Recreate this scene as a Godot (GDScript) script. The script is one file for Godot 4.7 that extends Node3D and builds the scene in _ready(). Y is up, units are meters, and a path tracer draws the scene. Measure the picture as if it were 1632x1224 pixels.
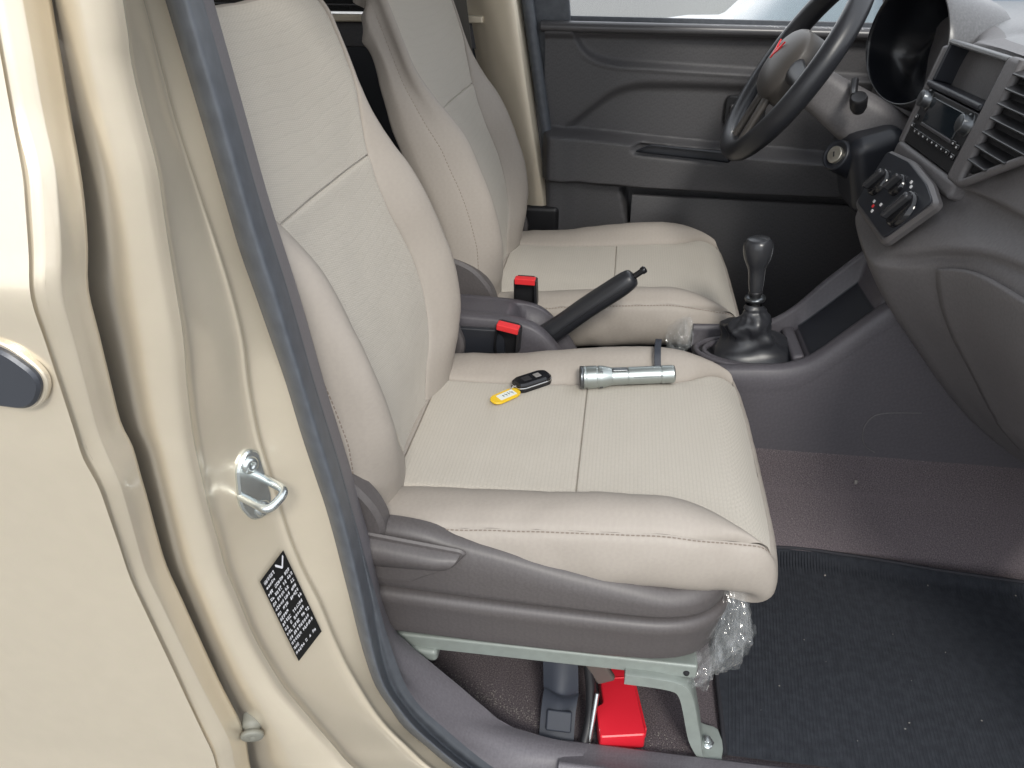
extends Node3D
# Front passenger side of a small van, seen through the open door.
# x runs towards the front of the van, y up, z towards the open door; the cabin floor is y = 0.

const RAIL_G0 := [-0.4162, 1.3050, 0.2250, -0.4353, 1.1550, 0.2250, -0.4545, 1.0050, 0.2250, -0.4601, 0.9598, 0.2250, -0.4657, 0.9176, 0.2250, -0.4704, 0.8760, 0.2250, -0.4763, 0.8411, 0.2250, -0.4861, 0.7999, 0.2250, -0.4984, 0.7578, 0.2250, -0.5013, 0.7095, 0.2250, -0.5042, 0.6600, 0.2250, -0.5068, 0.6072, 0.2250, -0.5017, 0.5759, 0.2250, -0.5021, 0.5387, 0.2250, -0.5026, 0.4997, 0.2250, -0.5041, 0.4540, 0.2250, -0.5040, 0.4061, 0.2250, -0.4977, 0.3563, 0.2250, -0.4909, 0.3038, 0.2250, -0.4845, 0.2540, 0.2250, -0.4783, 0.2076, 0.2250, -0.4712, 0.1654, 0.2250, -0.4648, 0.1280, 0.2250, -0.4634, 0.0881, 0.2250, -0.4673, 0.0469, 0.2250, -0.4531, -0.0010, 0.2250, -0.4271, -0.0437, 0.2250, -0.3930, -0.0803, 0.2250, -0.3534, -0.1108, 0.2250, -0.3102, -0.1359, 0.2250, -0.2645, -0.1563, 0.2250, -0.2173, -0.1728, 0.2250, -0.1691, -0.1861, 0.2250, -0.1203, -0.1967, 0.2250, 0.0797, -0.1967, 0.2250, 0.4797, -0.1967, 0.2250, 0.8797, -0.1967, 0.2250]
const RAIL_P0 := [-0.3650, 1.3091, 0.2850, -0.3827, 1.1591, 0.2850, -0.4004, 1.0091, 0.2850, -0.4054, 0.9685, 0.2850, -0.4097, 0.9305, 0.2850, -0.4133, 0.8931, 0.2850, -0.4183, 0.8618, 0.2850, -0.4264, 0.8248, 0.2850, -0.4365, 0.7870, 0.2850, -0.4391, 0.7437, 0.2850, -0.4421, 0.6992, 0.2850, -0.4447, 0.6517, 0.2850, -0.4407, 0.6236, 0.2850, -0.4410, 0.5901, 0.2850, -0.4414, 0.5551, 0.2850, -0.4424, 0.5141, 0.2850, -0.4421, 0.4710, 0.2850, -0.4363, 0.4263, 0.2850, -0.4301, 0.3792, 0.2850, -0.4237, 0.3345, 0.2850, -0.4173, 0.2930, 0.2850, -0.4097, 0.2554, 0.2850, -0.4029, 0.2219, 0.2850, -0.4001, 0.1865, 0.2850, -0.4014, 0.1500, 0.2850, -0.3851, 0.1027, 0.2850, -0.3578, 0.0609, 0.2850, -0.3227, 0.0252, 0.2850, -0.2825, -0.0044, 0.2850, -0.2388, -0.0287, 0.2850, -0.1928, -0.0485, 0.2850, -0.1454, -0.0644, 0.2850, -0.0971, -0.0773, 0.2850, -0.0482, -0.0876, 0.2850, 0.1518, -0.0876, 0.2850, 0.5518, -0.0876, 0.2850, 0.9518, -0.0876, 0.2850]
const RAIL_P1 := [-0.3292, 1.3114, 0.3180, -0.3436, 1.1614, 0.3180, -0.3580, 1.0114, 0.3180, -0.3624, 0.9734, 0.3180, -0.3650, 0.9379, 0.3180, -0.3668, 0.9031, 0.3180, -0.3707, 0.8738, 0.3180, -0.3766, 0.8394, 0.3180, -0.3836, 0.8042, 0.3180, -0.3863, 0.7637, 0.3180, -0.3905, 0.7221, 0.3180, -0.3940, 0.6777, 0.3180, -0.3923, 0.6512, 0.3180, -0.3927, 0.6199, 0.3180, -0.3932, 0.5872, 0.3180, -0.3934, 0.5489, 0.3180, -0.3929, 0.5087, 0.3180, -0.3874, 0.4670, 0.3180, -0.3815, 0.4230, 0.3180, -0.3741, 0.3815, 0.3180, -0.3660, 0.3431, 0.3180, -0.3558, 0.3086, 0.3180, -0.3466, 0.2779, 0.3180, -0.3393, 0.2458, 0.3180, -0.3345, 0.2131, 0.3180, -0.3122, 0.1683, 0.3180, -0.2806, 0.1296, 0.3180, -0.2427, 0.0970, 0.3180, -0.2006, 0.0701, 0.3180, -0.1556, 0.0482, 0.3180, -0.1089, 0.0304, 0.3180, -0.0610, 0.0160, 0.3180, -0.0123, 0.0045, 0.3180, 0.0368, -0.0047, 0.3180, 0.2368, -0.0047, 0.3180, 0.6368, -0.0047, 0.3180, 1.0368, -0.0047, 0.3180]
const RAIL_P2 := [-0.3195, 1.3112, 0.3120, -0.3300, 1.1612, 0.3120, -0.3405, 1.0112, 0.3120, -0.3448, 0.9730, 0.3120, -0.3457, 0.9373, 0.3120, -0.3455, 0.9023, 0.3120, -0.3485, 0.8730, 0.3120, -0.3525, 0.8384, 0.3120, -0.3566, 0.8033, 0.3120, -0.3597, 0.7626, 0.3120, -0.3656, 0.7207, 0.3120, -0.3704, 0.6759, 0.3120, -0.3710, 0.6491, 0.3120, -0.3717, 0.6176, 0.3120, -0.3724, 0.5847, 0.3120, -0.3717, 0.5464, 0.3120, -0.3708, 0.5060, 0.3120, -0.3652, 0.4641, 0.3120, -0.3593, 0.4198, 0.3120, -0.3501, 0.3784, 0.3120, -0.3395, 0.3403, 0.3120, -0.3255, 0.3063, 0.3120, -0.3129, 0.2762, 0.3120, -0.3002, 0.2451, 0.3120, -0.2884, 0.2138, 0.3120, -0.2596, 0.1729, 0.3120, -0.2235, 0.1383, 0.3120, -0.1826, 0.1096, 0.3120, -0.1385, 0.0860, 0.3120, -0.0923, 0.0669, 0.3120, -0.0447, 0.0515, 0.3120, 0.0037, 0.0391, 0.3120, 0.0527, 0.0291, 0.3120, 0.1020, 0.0211, 0.3120, 0.3020, 0.0211, 0.3120, 0.7020, 0.0211, 0.3120, 1.1020, 0.0211, 0.3120]
const RAIL_J0 := [-0.3198, 1.3105, 0.3000, -0.3283, 1.1605, 0.3000, -0.3368, 1.0105, 0.3000, -0.3411, 0.9715, 0.3000, -0.3410, 0.9351, 0.3000, -0.3398, 0.8995, 0.3000, -0.3424, 0.8696, 0.3000, -0.3455, 0.8344, 0.3000, -0.3481, 0.7987, 0.3000, -0.3515, 0.7572, 0.3000, -0.3584, 0.7144, 0.3000, -0.3639, 0.6687, 0.3000, -0.3658, 0.6413, 0.3000, -0.3666, 0.6092, 0.3000, -0.3674, 0.5756, 0.3000, -0.3663, 0.5365, 0.3000, -0.3652, 0.4954, 0.3000, -0.3594, 0.4526, 0.3000, -0.3533, 0.4075, 0.3000, -0.3431, 0.3655, 0.3000, -0.3310, 0.3268, 0.3000, -0.3148, 0.2925, 0.3000, -0.3001, 0.2622, 0.3000, -0.2844, 0.2311, 0.3000, -0.2686, 0.2001, 0.3000, -0.2368, 0.1615, 0.3000, -0.1988, 0.1291, 0.3000, -0.1565, 0.1024, 0.3000, -0.1115, 0.0806, 0.3000, -0.0647, 0.0629, 0.3000, -0.0168, 0.0487, 0.3000, 0.0319, 0.0372, 0.3000, 0.0810, 0.0280, 0.3000, 0.1305, 0.0207, 0.3000, 0.3305, 0.0207, 0.3000, 0.7305, 0.0207, 0.3000, 1.1305, 0.0207, 0.3000]
const RAIL_J0b := [-0.3290, 1.3097, 0.2870, -0.3366, 1.1597, 0.2870, -0.3442, 1.0097, 0.2870, -0.3483, 0.9697, 0.2870, -0.3481, 0.9325, 0.2870, -0.3467, 0.8960, 0.2870, -0.3490, 0.8653, 0.2870, -0.3518, 0.8294, 0.2870, -0.3541, 0.7928, 0.2870, -0.3573, 0.7504, 0.2870, -0.3641, 0.7066, 0.2870, -0.3695, 0.6598, 0.2870, -0.3713, 0.6317, 0.2870, -0.3719, 0.5989, 0.2870, -0.3725, 0.5645, 0.2870, -0.3712, 0.5246, 0.2870, -0.3697, 0.4825, 0.2870, -0.3635, 0.4388, 0.2870, -0.3572, 0.3926, 0.2870, -0.3467, 0.3496, 0.2870, -0.3343, 0.3100, 0.2870, -0.3179, 0.2749, 0.2870, -0.3029, 0.2439, 0.2870, -0.2865, 0.2121, 0.2870, -0.2701, 0.1804, 0.2870, -0.2380, 0.1421, 0.2870, -0.1998, 0.1099, 0.2870, -0.1574, 0.0833, 0.2870, -0.1123, 0.0617, 0.2870, -0.0655, 0.0441, 0.2870, -0.0176, 0.0300, 0.2870, 0.0311, 0.0186, 0.2870, 0.0803, 0.0095, 0.2870, 0.1298, 0.0022, 0.2870, 0.3298, 0.0022, 0.2870, 0.7298, 0.0022, 0.2870, 1.1298, 0.0022, 0.2870]
const RAIL_J1 := [-0.3417, 1.3087, 0.2720, -0.3463, 1.1587, 0.2720, -0.3509, 1.0087, 0.2720, -0.3539, 0.9677, 0.2720, -0.3533, 0.9295, 0.2720, -0.3513, 0.8920, 0.2720, -0.3524, 0.8607, 0.2720, -0.3537, 0.8238, 0.2720, -0.3550, 0.7864, 0.2720, -0.3572, 0.7429, 0.2720, -0.3635, 0.6981, 0.2720, -0.3681, 0.6502, 0.2720, -0.3692, 0.6215, 0.2720, -0.3691, 0.5879, 0.2720, -0.3690, 0.5528, 0.2720, -0.3671, 0.5120, 0.2720, -0.3644, 0.4690, 0.2720, -0.3570, 0.4244, 0.2720, -0.3501, 0.3772, 0.2720, -0.3396, 0.3331, 0.2720, -0.3269, 0.2926, 0.2720, -0.3108, 0.2566, 0.2720, -0.2954, 0.2248, 0.2720, -0.2777, 0.1925, 0.2720, -0.2597, 0.1603, 0.2720, -0.2268, 0.1227, 0.2720, -0.1880, 0.0911, 0.2720, -0.1452, 0.0652, 0.2720, -0.0999, 0.0441, 0.2720, -0.0529, 0.0270, 0.2720, -0.0049, 0.0132, 0.2720, 0.0439, 0.0021, 0.2720, 0.0931, -0.0068, 0.2720, 0.1426, -0.0139, 0.2720, 0.3426, -0.0139, 0.2720, 0.7426, -0.0139, 0.2720, 1.1426, -0.0139, 0.2720]
const RAIL_J2 := [-0.3770, 1.3062, 0.2320, -0.3714, 1.1562, 0.2320, -0.3658, 1.0062, 0.2320, -0.3646, 0.9624, 0.2320, -0.3626, 0.9216, 0.2320, -0.3582, 0.8817, 0.2320, -0.3549, 0.8484, 0.2320, -0.3511, 0.8094, 0.2320, -0.3481, 0.7698, 0.2320, -0.3469, 0.7238, 0.2320, -0.3507, 0.6763, 0.2320, -0.3524, 0.6258, 0.2320, -0.3512, 0.5955, 0.2320, -0.3484, 0.5601, 0.2320, -0.3459, 0.5231, 0.2320, -0.3417, 0.4801, 0.2320, -0.3347, 0.4352, 0.2320, -0.3233, 0.3884, 0.2320, -0.3146, 0.3387, 0.2320, -0.3040, 0.2920, 0.2320, -0.2907, 0.2491, 0.2320, -0.2760, 0.2106, 0.2320, -0.2596, 0.1770, 0.2320, -0.2374, 0.1434, 0.2320, -0.2143, 0.1103, 0.2320, -0.1787, 0.0751, 0.2320, -0.1382, 0.0459, 0.2320, -0.0943, 0.0220, 0.2320, -0.0482, 0.0025, 0.2320, -0.0007, -0.0132, 0.2320, 0.0476, -0.0258, 0.2320, 0.0966, -0.0360, 0.2320, 0.1459, -0.0441, 0.2320, 0.1955, -0.0506, 0.2320, 0.3955, -0.0506, 0.2320, 0.7955, -0.0506, 0.2320, 1.1955, -0.0506, 0.2320]
const RAIL_F00 := [-0.3845, 1.3057, 0.2240, -0.3762, 1.1557, 0.2240, -0.3679, 1.0057, 0.2240, -0.3655, 0.9614, 0.2240, -0.3631, 0.9201, 0.2240, -0.3580, 0.8797, 0.2240, -0.3535, 0.8460, 0.2240, -0.3482, 0.8066, 0.2240, -0.3441, 0.7666, 0.2240, -0.3418, 0.7202, 0.2240, -0.3450, 0.6722, 0.2240, -0.3459, 0.6212, 0.2240, -0.3440, 0.5906, 0.2240, -0.3404, 0.5550, 0.2240, -0.3373, 0.5176, 0.2240, -0.3325, 0.4742, 0.2240, -0.3243, 0.4290, 0.2240, -0.3118, 0.3819, 0.2240, -0.3027, 0.3318, 0.2240, -0.2920, 0.2846, 0.2240, -0.2786, 0.2413, 0.2240, -0.2645, 0.2022, 0.2240, -0.2478, 0.1683, 0.2240, -0.2246, 0.1346, 0.2240, -0.2001, 0.1013, 0.2240, -0.1639, 0.0668, 0.2240, -0.1229, 0.0382, 0.2240, -0.0788, 0.0148, 0.2240, -0.0325, -0.0042, 0.2240, 0.0151, -0.0196, 0.2240, 0.0635, -0.0319, 0.2240, 0.1125, -0.0418, 0.2240, 0.1619, -0.0498, 0.2240, 0.2115, -0.0562, 0.2240, 0.4115, -0.0562, 0.2240, 0.8115, -0.0562, 0.2240, 1.2115, -0.0562, 0.2240]
const RAIL_F0 := [-0.3889, 1.3053, 0.2180, -0.3798, 1.1553, 0.2180, -0.3707, 1.0053, 0.2180, -0.3680, 0.9606, 0.2180, -0.3655, 0.9189, 0.2180, -0.3601, 0.8781, 0.2180, -0.3552, 0.8441, 0.2180, -0.3495, 0.8044, 0.2180, -0.3449, 0.7640, 0.2180, -0.3424, 0.7171, 0.2180, -0.3454, 0.6688, 0.2180, -0.3460, 0.6173, 0.2180, -0.3440, 0.5865, 0.2180, -0.3401, 0.5505, 0.2180, -0.3368, 0.5128, 0.2180, -0.3317, 0.4691, 0.2180, -0.3231, 0.4235, 0.2180, -0.3103, 0.3760, 0.2180, -0.3010, 0.3254, 0.2180, -0.2903, 0.2778, 0.2180, -0.2768, 0.2341, 0.2180, -0.2626, 0.1947, 0.2180, -0.2458, 0.1605, 0.2180, -0.2221, 0.1265, 0.2180, -0.1971, 0.0930, 0.2180, -0.1608, 0.0587, 0.2180, -0.1197, 0.0303, 0.2180, -0.0754, 0.0070, 0.2180, -0.0291, -0.0119, 0.2180, 0.0185, -0.0271, 0.2180, 0.0670, -0.0394, 0.2180, 0.1160, -0.0493, 0.2180, 0.1654, -0.0572, 0.2180, 0.2150, -0.0635, 0.2180, 0.4150, -0.0635, 0.2180, 0.8150, -0.0635, 0.2180, 1.2150, -0.0635, 0.2180]
const RAIL_F1 := [-0.3925, 1.3050, 0.2120, -0.3813, 1.1550, 0.2120, -0.3701, 1.0050, 0.2120, -0.3667, 0.9599, 0.2120, -0.3635, 0.9178, 0.2120, -0.3583, 0.8767, 0.2120, -0.3537, 0.8424, 0.2120, -0.3482, 0.8022, 0.2120, -0.3431, 0.7616, 0.2120, -0.3392, 0.7144, 0.2120, -0.3395, 0.6658, 0.2120, -0.3384, 0.6141, 0.2120, -0.3358, 0.5831, 0.2120, -0.3315, 0.5469, 0.2120, -0.3276, 0.5091, 0.2120, -0.3226, 0.4650, 0.2120, -0.3151, 0.4189, 0.2120, -0.3043, 0.3707, 0.2120, -0.2963, 0.3195, 0.2120, -0.2869, 0.2713, 0.2120, -0.2747, 0.2270, 0.2120, -0.2601, 0.1873, 0.2120, -0.2435, 0.1527, 0.2120, -0.2186, 0.1186, 0.2120, -0.1928, 0.0850, 0.2120, -0.1560, 0.0512, 0.2120, -0.1146, 0.0232, 0.2120, -0.0701, 0.0003, 0.2120, -0.0237, -0.0183, 0.2120, 0.0240, -0.0332, 0.2120, 0.0725, -0.0453, 0.2120, 0.1216, -0.0550, 0.2120, 0.1710, -0.0627, 0.2120, 0.2206, -0.0689, 0.2120, 0.4206, -0.0689, 0.2120, 0.8206, -0.0689, 0.2120, 1.2206, -0.0689, 0.2120]
const RAIL_W0 := [-0.4003, 1.3042, 0.1980, -0.3828, 1.1542, 0.1980, -0.3653, 1.0042, 0.1980, -0.3599, 0.9582, 0.1980, -0.3549, 0.9154, 0.1980, -0.3502, 0.8734, 0.1980, -0.3464, 0.8385, 0.1980, -0.3419, 0.7975, 0.1980, -0.3348, 0.7561, 0.1980, -0.3268, 0.7083, 0.1980, -0.3189, 0.6595, 0.1980, -0.3126, 0.6074, 0.1980, -0.3083, 0.5761, 0.1980, -0.3027, 0.5395, 0.1980, -0.2969, 0.5012, 0.1980, -0.2922, 0.4565, 0.1980, -0.2882, 0.4092, 0.1980, -0.2839, 0.3594, 0.1980, -0.2799, 0.3067, 0.1980, -0.2745, 0.2569, 0.1980, -0.2664, 0.2110, 0.1980, -0.2504, 0.1707, 0.1980, -0.2346, 0.1353, 0.1980, -0.2063, 0.1011, 0.1980, -0.1782, 0.0672, 0.1980, -0.1400, 0.0349, 0.1980, -0.0977, 0.0082, 0.1980, -0.0527, -0.0135, 0.1980, -0.0059, -0.0311, 0.1980, 0.0420, -0.0453, 0.1980, 0.0907, -0.0568, 0.1980, 0.1399, -0.0659, 0.1980, 0.1893, -0.0733, 0.1980, 0.2390, -0.0792, 0.1980, 0.4390, -0.0792, 0.1980, 0.8390, -0.0792, 0.1980, 1.2390, -0.0792, 0.1980]
const RAIL_W1 := [-0.3848, 1.3054, 0.2160, -0.3671, 1.1554, 0.2160, -0.3494, 1.0054, 0.2160, -0.3441, 0.9608, 0.2160, -0.3393, 0.9192, 0.2160, -0.3347, 0.8785, 0.2160, -0.3309, 0.8446, 0.2160, -0.3262, 0.8048, 0.2160, -0.3195, 0.7647, 0.2160, -0.3120, 0.7183, 0.2160, -0.3047, 0.6709, 0.2160, -0.2984, 0.6203, 0.2160, -0.2942, 0.5899, 0.2160, -0.2889, 0.5544, 0.2160, -0.2835, 0.5173, 0.2160, -0.2789, 0.4738, 0.2160, -0.2752, 0.4280, 0.2160, -0.2712, 0.3796, 0.2160, -0.2676, 0.3284, 0.2160, -0.2628, 0.2800, 0.2160, -0.2551, 0.2354, 0.2160, -0.2394, 0.1963, 0.2160, -0.2232, 0.1621, 0.2160, -0.1961, 0.1289, 0.2160, -0.1684, 0.0960, 0.2160, -0.1303, 0.0637, 0.2160, -0.0880, 0.0371, 0.2160, -0.0430, 0.0153, 0.2160, 0.0038, -0.0023, 0.2160, 0.0518, -0.0165, 0.2160, 0.1005, -0.0279, 0.2160, 0.1496, -0.0371, 0.2160, 0.1991, -0.0444, 0.2160, 0.2487, -0.0503, 0.2160, 0.4487, -0.0503, 0.2160, 0.8487, -0.0503, 0.2160, 1.2487, -0.0503, 0.2160]
const RAIL_W2 := [-0.3710, 1.3059, 0.2220, -0.3529, 1.1559, 0.2220, -0.3349, 1.0059, 0.2220, -0.3296, 0.9618, 0.2220, -0.3247, 0.9207, 0.2220, -0.3202, 0.8805, 0.2220, -0.3162, 0.8470, 0.2220, -0.3110, 0.8078, 0.2220, -0.3046, 0.7681, 0.2220, -0.2980, 0.7222, 0.2220, -0.2914, 0.6754, 0.2220, -0.2847, 0.6254, 0.2220, -0.2804, 0.5954, 0.2220, -0.2756, 0.5603, 0.2220, -0.2708, 0.5236, 0.2220, -0.2662, 0.4806, 0.2220, -0.2628, 0.4353, 0.2220, -0.2592, 0.3874, 0.2220, -0.2564, 0.3367, 0.2220, -0.2524, 0.2888, 0.2220, -0.2449, 0.2447, 0.2220, -0.2292, 0.2061, 0.2220, -0.2115, 0.1726, 0.2220, -0.1854, 0.1396, 0.2220, -0.1573, 0.1073, 0.2220, -0.1192, 0.0750, 0.2220, -0.0769, 0.0483, 0.2220, -0.0318, 0.0266, 0.2220, 0.0150, 0.0090, 0.2220, 0.0629, -0.0052, 0.2220, 0.1116, -0.0166, 0.2220, 0.1607, -0.0258, 0.2220, 0.2102, -0.0331, 0.2220, 0.2599, -0.0390, 0.2220, 0.4599, -0.0390, 0.2220, 0.8599, -0.0390, 0.2220, 1.2599, -0.0390, 0.2220]
const RAIL_W3 := [-0.3721, 1.3050, 0.2080, -0.3539, 1.1550, 0.2080, -0.3356, 1.0050, 0.2080, -0.3300, 0.9600, 0.2080, -0.3250, 0.9181, 0.2080, -0.3205, 0.8770, 0.2080, -0.3163, 0.8428, 0.2080, -0.3105, 0.8027, 0.2080, -0.3042, 0.7622, 0.2080, -0.2978, 0.7153, 0.2080, -0.2916, 0.6674, 0.2080, -0.2844, 0.6164, 0.2080, -0.2800, 0.5858, 0.2080, -0.2752, 0.5498, 0.2080, -0.2707, 0.5123, 0.2080, -0.2660, 0.4684, 0.2080, -0.2627, 0.4220, 0.2080, -0.2592, 0.3731, 0.2080, -0.2568, 0.3213, 0.2080, -0.2532, 0.2722, 0.2080, -0.2457, 0.2271, 0.2080, -0.2294, 0.1877, 0.2080, -0.2103, 0.1536, 0.2080, -0.1841, 0.1198, 0.2080, -0.1550, 0.0870, 0.2080, -0.1168, 0.0547, 0.2080, -0.0745, 0.0280, 0.2080, -0.0294, 0.0063, 0.2080, 0.0174, -0.0113, 0.2080, 0.0653, -0.0255, 0.2080, 0.1140, -0.0369, 0.2080, 0.1631, -0.0461, 0.2080, 0.2126, -0.0534, 0.2080, 0.2622, -0.0593, 0.2080, 0.4622, -0.0593, 0.2080, 0.8622, -0.0593, 0.2080, 1.2622, -0.0593, 0.2080]
const RAIL_W4 := [-0.3780, 1.3036, 0.1850, -0.3595, 1.1536, 0.1850, -0.3411, 1.0036, 0.1850, -0.3352, 0.9570, 0.1850, -0.3300, 0.9136, 0.1850, -0.3253, 0.8710, 0.1850, -0.3208, 0.8356, 0.1850, -0.3145, 0.7941, 0.1850, -0.3081, 0.7522, 0.1850, -0.3019, 0.7036, 0.1850, -0.2959, 0.6539, 0.1850, -0.2882, 0.6012, 0.1850, -0.2835, 0.5695, 0.1850, -0.2788, 0.5322, 0.1850, -0.2744, 0.4933, 0.1850, -0.2696, 0.4479, 0.1850, -0.2663, 0.3998, 0.1850, -0.2629, 0.3491, 0.1850, -0.2608, 0.2953, 0.1850, -0.2577, 0.2444, 0.1850, -0.2500, 0.1977, 0.1850, -0.2330, 0.1569, 0.1850, -0.2121, 0.1218, 0.1850, -0.1854, 0.0867, 0.1850, -0.1548, 0.0528, 0.1850, -0.1166, 0.0205, 0.1850, -0.0743, -0.0062, 0.1850, -0.0292, -0.0279, 0.1850, 0.0176, -0.0455, 0.1850, 0.0655, -0.0596, 0.1850, 0.1142, -0.0710, 0.1850, 0.1634, -0.0802, 0.1850, 0.2128, -0.0875, 0.1850, 0.2625, -0.0934, 0.1850, 0.4625, -0.0934, 0.1850, 0.8625, -0.0934, 0.1850, 1.2625, -0.0934, 0.1850]
const RAIL_W5 := [-0.3838, 1.3029, 0.1740, -0.3648, 1.1529, 0.1740, -0.3458, 1.0029, 0.1740, -0.3397, 0.9555, 0.1740, -0.3342, 0.9114, 0.1740, -0.3293, 0.8681, 0.1740, -0.3246, 0.8321, 0.1740, -0.3180, 0.7900, 0.1740, -0.3114, 0.7473, 0.1740, -0.3049, 0.6979, 0.1740, -0.2986, 0.6475, 0.1740, -0.2906, 0.5938, 0.1740, -0.2857, 0.5616, 0.1740, -0.2808, 0.5238, 0.1740, -0.2762, 0.4842, 0.1740, -0.2711, 0.4381, 0.1740, -0.2655, 0.3895, 0.1740, -0.2593, 0.3384, 0.1740, -0.2528, 0.2845, 0.1740, -0.2442, 0.2337, 0.1740, -0.2338, 0.1868, 0.1740, -0.2143, 0.1459, 0.1740, -0.1866, 0.1117, 0.1740, -0.1573, 0.0767, 0.1740, -0.1249, 0.0426, 0.1740, -0.0858, 0.0115, 0.1740, -0.0429, -0.0142, 0.1740, 0.0025, -0.0351, 0.1740, 0.0496, -0.0520, 0.1740, 0.0977, -0.0656, 0.1740, 0.1465, -0.0765, 0.1740, 0.1957, -0.0853, 0.1740, 0.2452, -0.0923, 0.1740, 0.2949, -0.0980, 0.1740, 0.4949, -0.0980, 0.1740, 0.8949, -0.0980, 0.1740, 1.2949, -0.0980, 0.1740]
const RAIL_W4b := [-0.3795, 1.3034, 0.1820, -0.3608, 1.1534, 0.1820, -0.3421, 1.0034, 0.1820, -0.3362, 0.9566, 0.1820, -0.3309, 0.9130, 0.1820, -0.3260, 0.8702, 0.1820, -0.3214, 0.8347, 0.1820, -0.3150, 0.7930, 0.1820, -0.3085, 0.7509, 0.1820, -0.3023, 0.7021, 0.1820, -0.2961, 0.6522, 0.1820, -0.2883, 0.5992, 0.1820, -0.2835, 0.5674, 0.1820, -0.2787, 0.5300, 0.1820, -0.2743, 0.4909, 0.1820, -0.2693, 0.4453, 0.1820, -0.2651, 0.3971, 0.1820, -0.2605, 0.3464, 0.1820, -0.2563, 0.2927, 0.1820, -0.2504, 0.2421, 0.1820, -0.2413, 0.1955, 0.1820, -0.2229, 0.1548, 0.1820, -0.1987, 0.1203, 0.1820, -0.1708, 0.0854, 0.1820, -0.1394, 0.0515, 0.1820, -0.1007, 0.0198, 0.1820, -0.0581, -0.0063, 0.1820, -0.0129, -0.0276, 0.1820, 0.0340, -0.0449, 0.1820, 0.0821, -0.0588, 0.1820, 0.1308, -0.0699, 0.1820, 0.1800, -0.0789, 0.1820, 0.2295, -0.0861, 0.1820, 0.2792, -0.0918, 0.1820, 0.4792, -0.0918, 0.1820, 0.8792, -0.0918, 0.1820, 1.2792, -0.0918, 0.1820]
const RAIL_T1 := [-0.3911, 1.3014, 0.1500, -0.3731, 1.1514, 0.1500, -0.3551, 1.0014, 0.1500, -0.3491, 0.9523, 0.1500, -0.3437, 0.9066, 0.1500, -0.3386, 0.8617, 0.1500, -0.3337, 0.8244, 0.1500, -0.3266, 0.7808, 0.1500, -0.3195, 0.7366, 0.1500, -0.3128, 0.6854, 0.1500, -0.3062, 0.6332, 0.1500, -0.2980, 0.5776, 0.1500, -0.2929, 0.5442, 0.1500, -0.2870, 0.5051, 0.1500, -0.2807, 0.4643, 0.1500, -0.2739, 0.4167, 0.1500, -0.2702, 0.3662, 0.1500, -0.2663, 0.3129, 0.1500, -0.2593, 0.2571, 0.1500, -0.2527, 0.2041, 0.1500, -0.2235, 0.1588, 0.1500, -0.1915, 0.1187, 0.1500, -0.1585, 0.0842, 0.1500, -0.1177, 0.0504, 0.1500, -0.0511, 0.0224, 0.1500, -0.0054, 0.0021, 0.1500, 0.0418, -0.0144, 0.1500, 0.0900, -0.0276, 0.1500, 0.1389, -0.0382, 0.1500, 0.1882, -0.0467, 0.1500, 0.2377, -0.0536, 0.1500, 0.2874, -0.0590, 0.1500, 0.3372, -0.0634, 0.1500, 0.3871, -0.0669, 0.1500, 0.5871, -0.0669, 0.1500, 0.9871, -0.0669, 0.1500, 1.3871, -0.0669, 0.1500]
const RAIL_T0 := [-0.4124, 1.2982, 0.1000, -0.3938, 1.1482, 0.1000, -0.3752, 0.9982, 0.1000, -0.3686, 0.9456, 0.1000, -0.3625, 0.8965, 0.1000, -0.3568, 0.8485, 0.1000, -0.3514, 0.8085, 0.1000, -0.3437, 0.7617, 0.1000, -0.3358, 0.7143, 0.1000, -0.3284, 0.6595, 0.1000, -0.3212, 0.6035, 0.1000, -0.3120, 0.5440, 0.1000, -0.3065, 0.5082, 0.1000, -0.3003, 0.4663, 0.1000, -0.2940, 0.4225, 0.1000, -0.2873, 0.3714, 0.1000, -0.2838, 0.3171, 0.1000, -0.2801, 0.2599, 0.1000, -0.2644, 0.2019, 0.1005, -0.2201, 0.1543, 0.1030, -0.1770, 0.1111, 0.1052, -0.1398, 0.0720, 0.1071, -0.0992, 0.0392, 0.1088, 0.0106, 0.0196, 0.1104, 0.1696, 0.0120, 0.1120, 0.2194, 0.0079, 0.1120, 0.2693, 0.0047, 0.1120, 0.3192, 0.0021, 0.1120, 0.3692, 0.0000, 0.1120, 0.4192, -0.0016, 0.1120, 0.4691, -0.0029, 0.1120, 0.5191, -0.0040, 0.1120, 0.5691, -0.0048, 0.1120, 0.6191, -0.0055, 0.1120, 0.8191, -0.0055, 0.1120, 1.2191, -0.0055, 0.1120, 1.6191, -0.0055, 0.1120]
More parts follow.
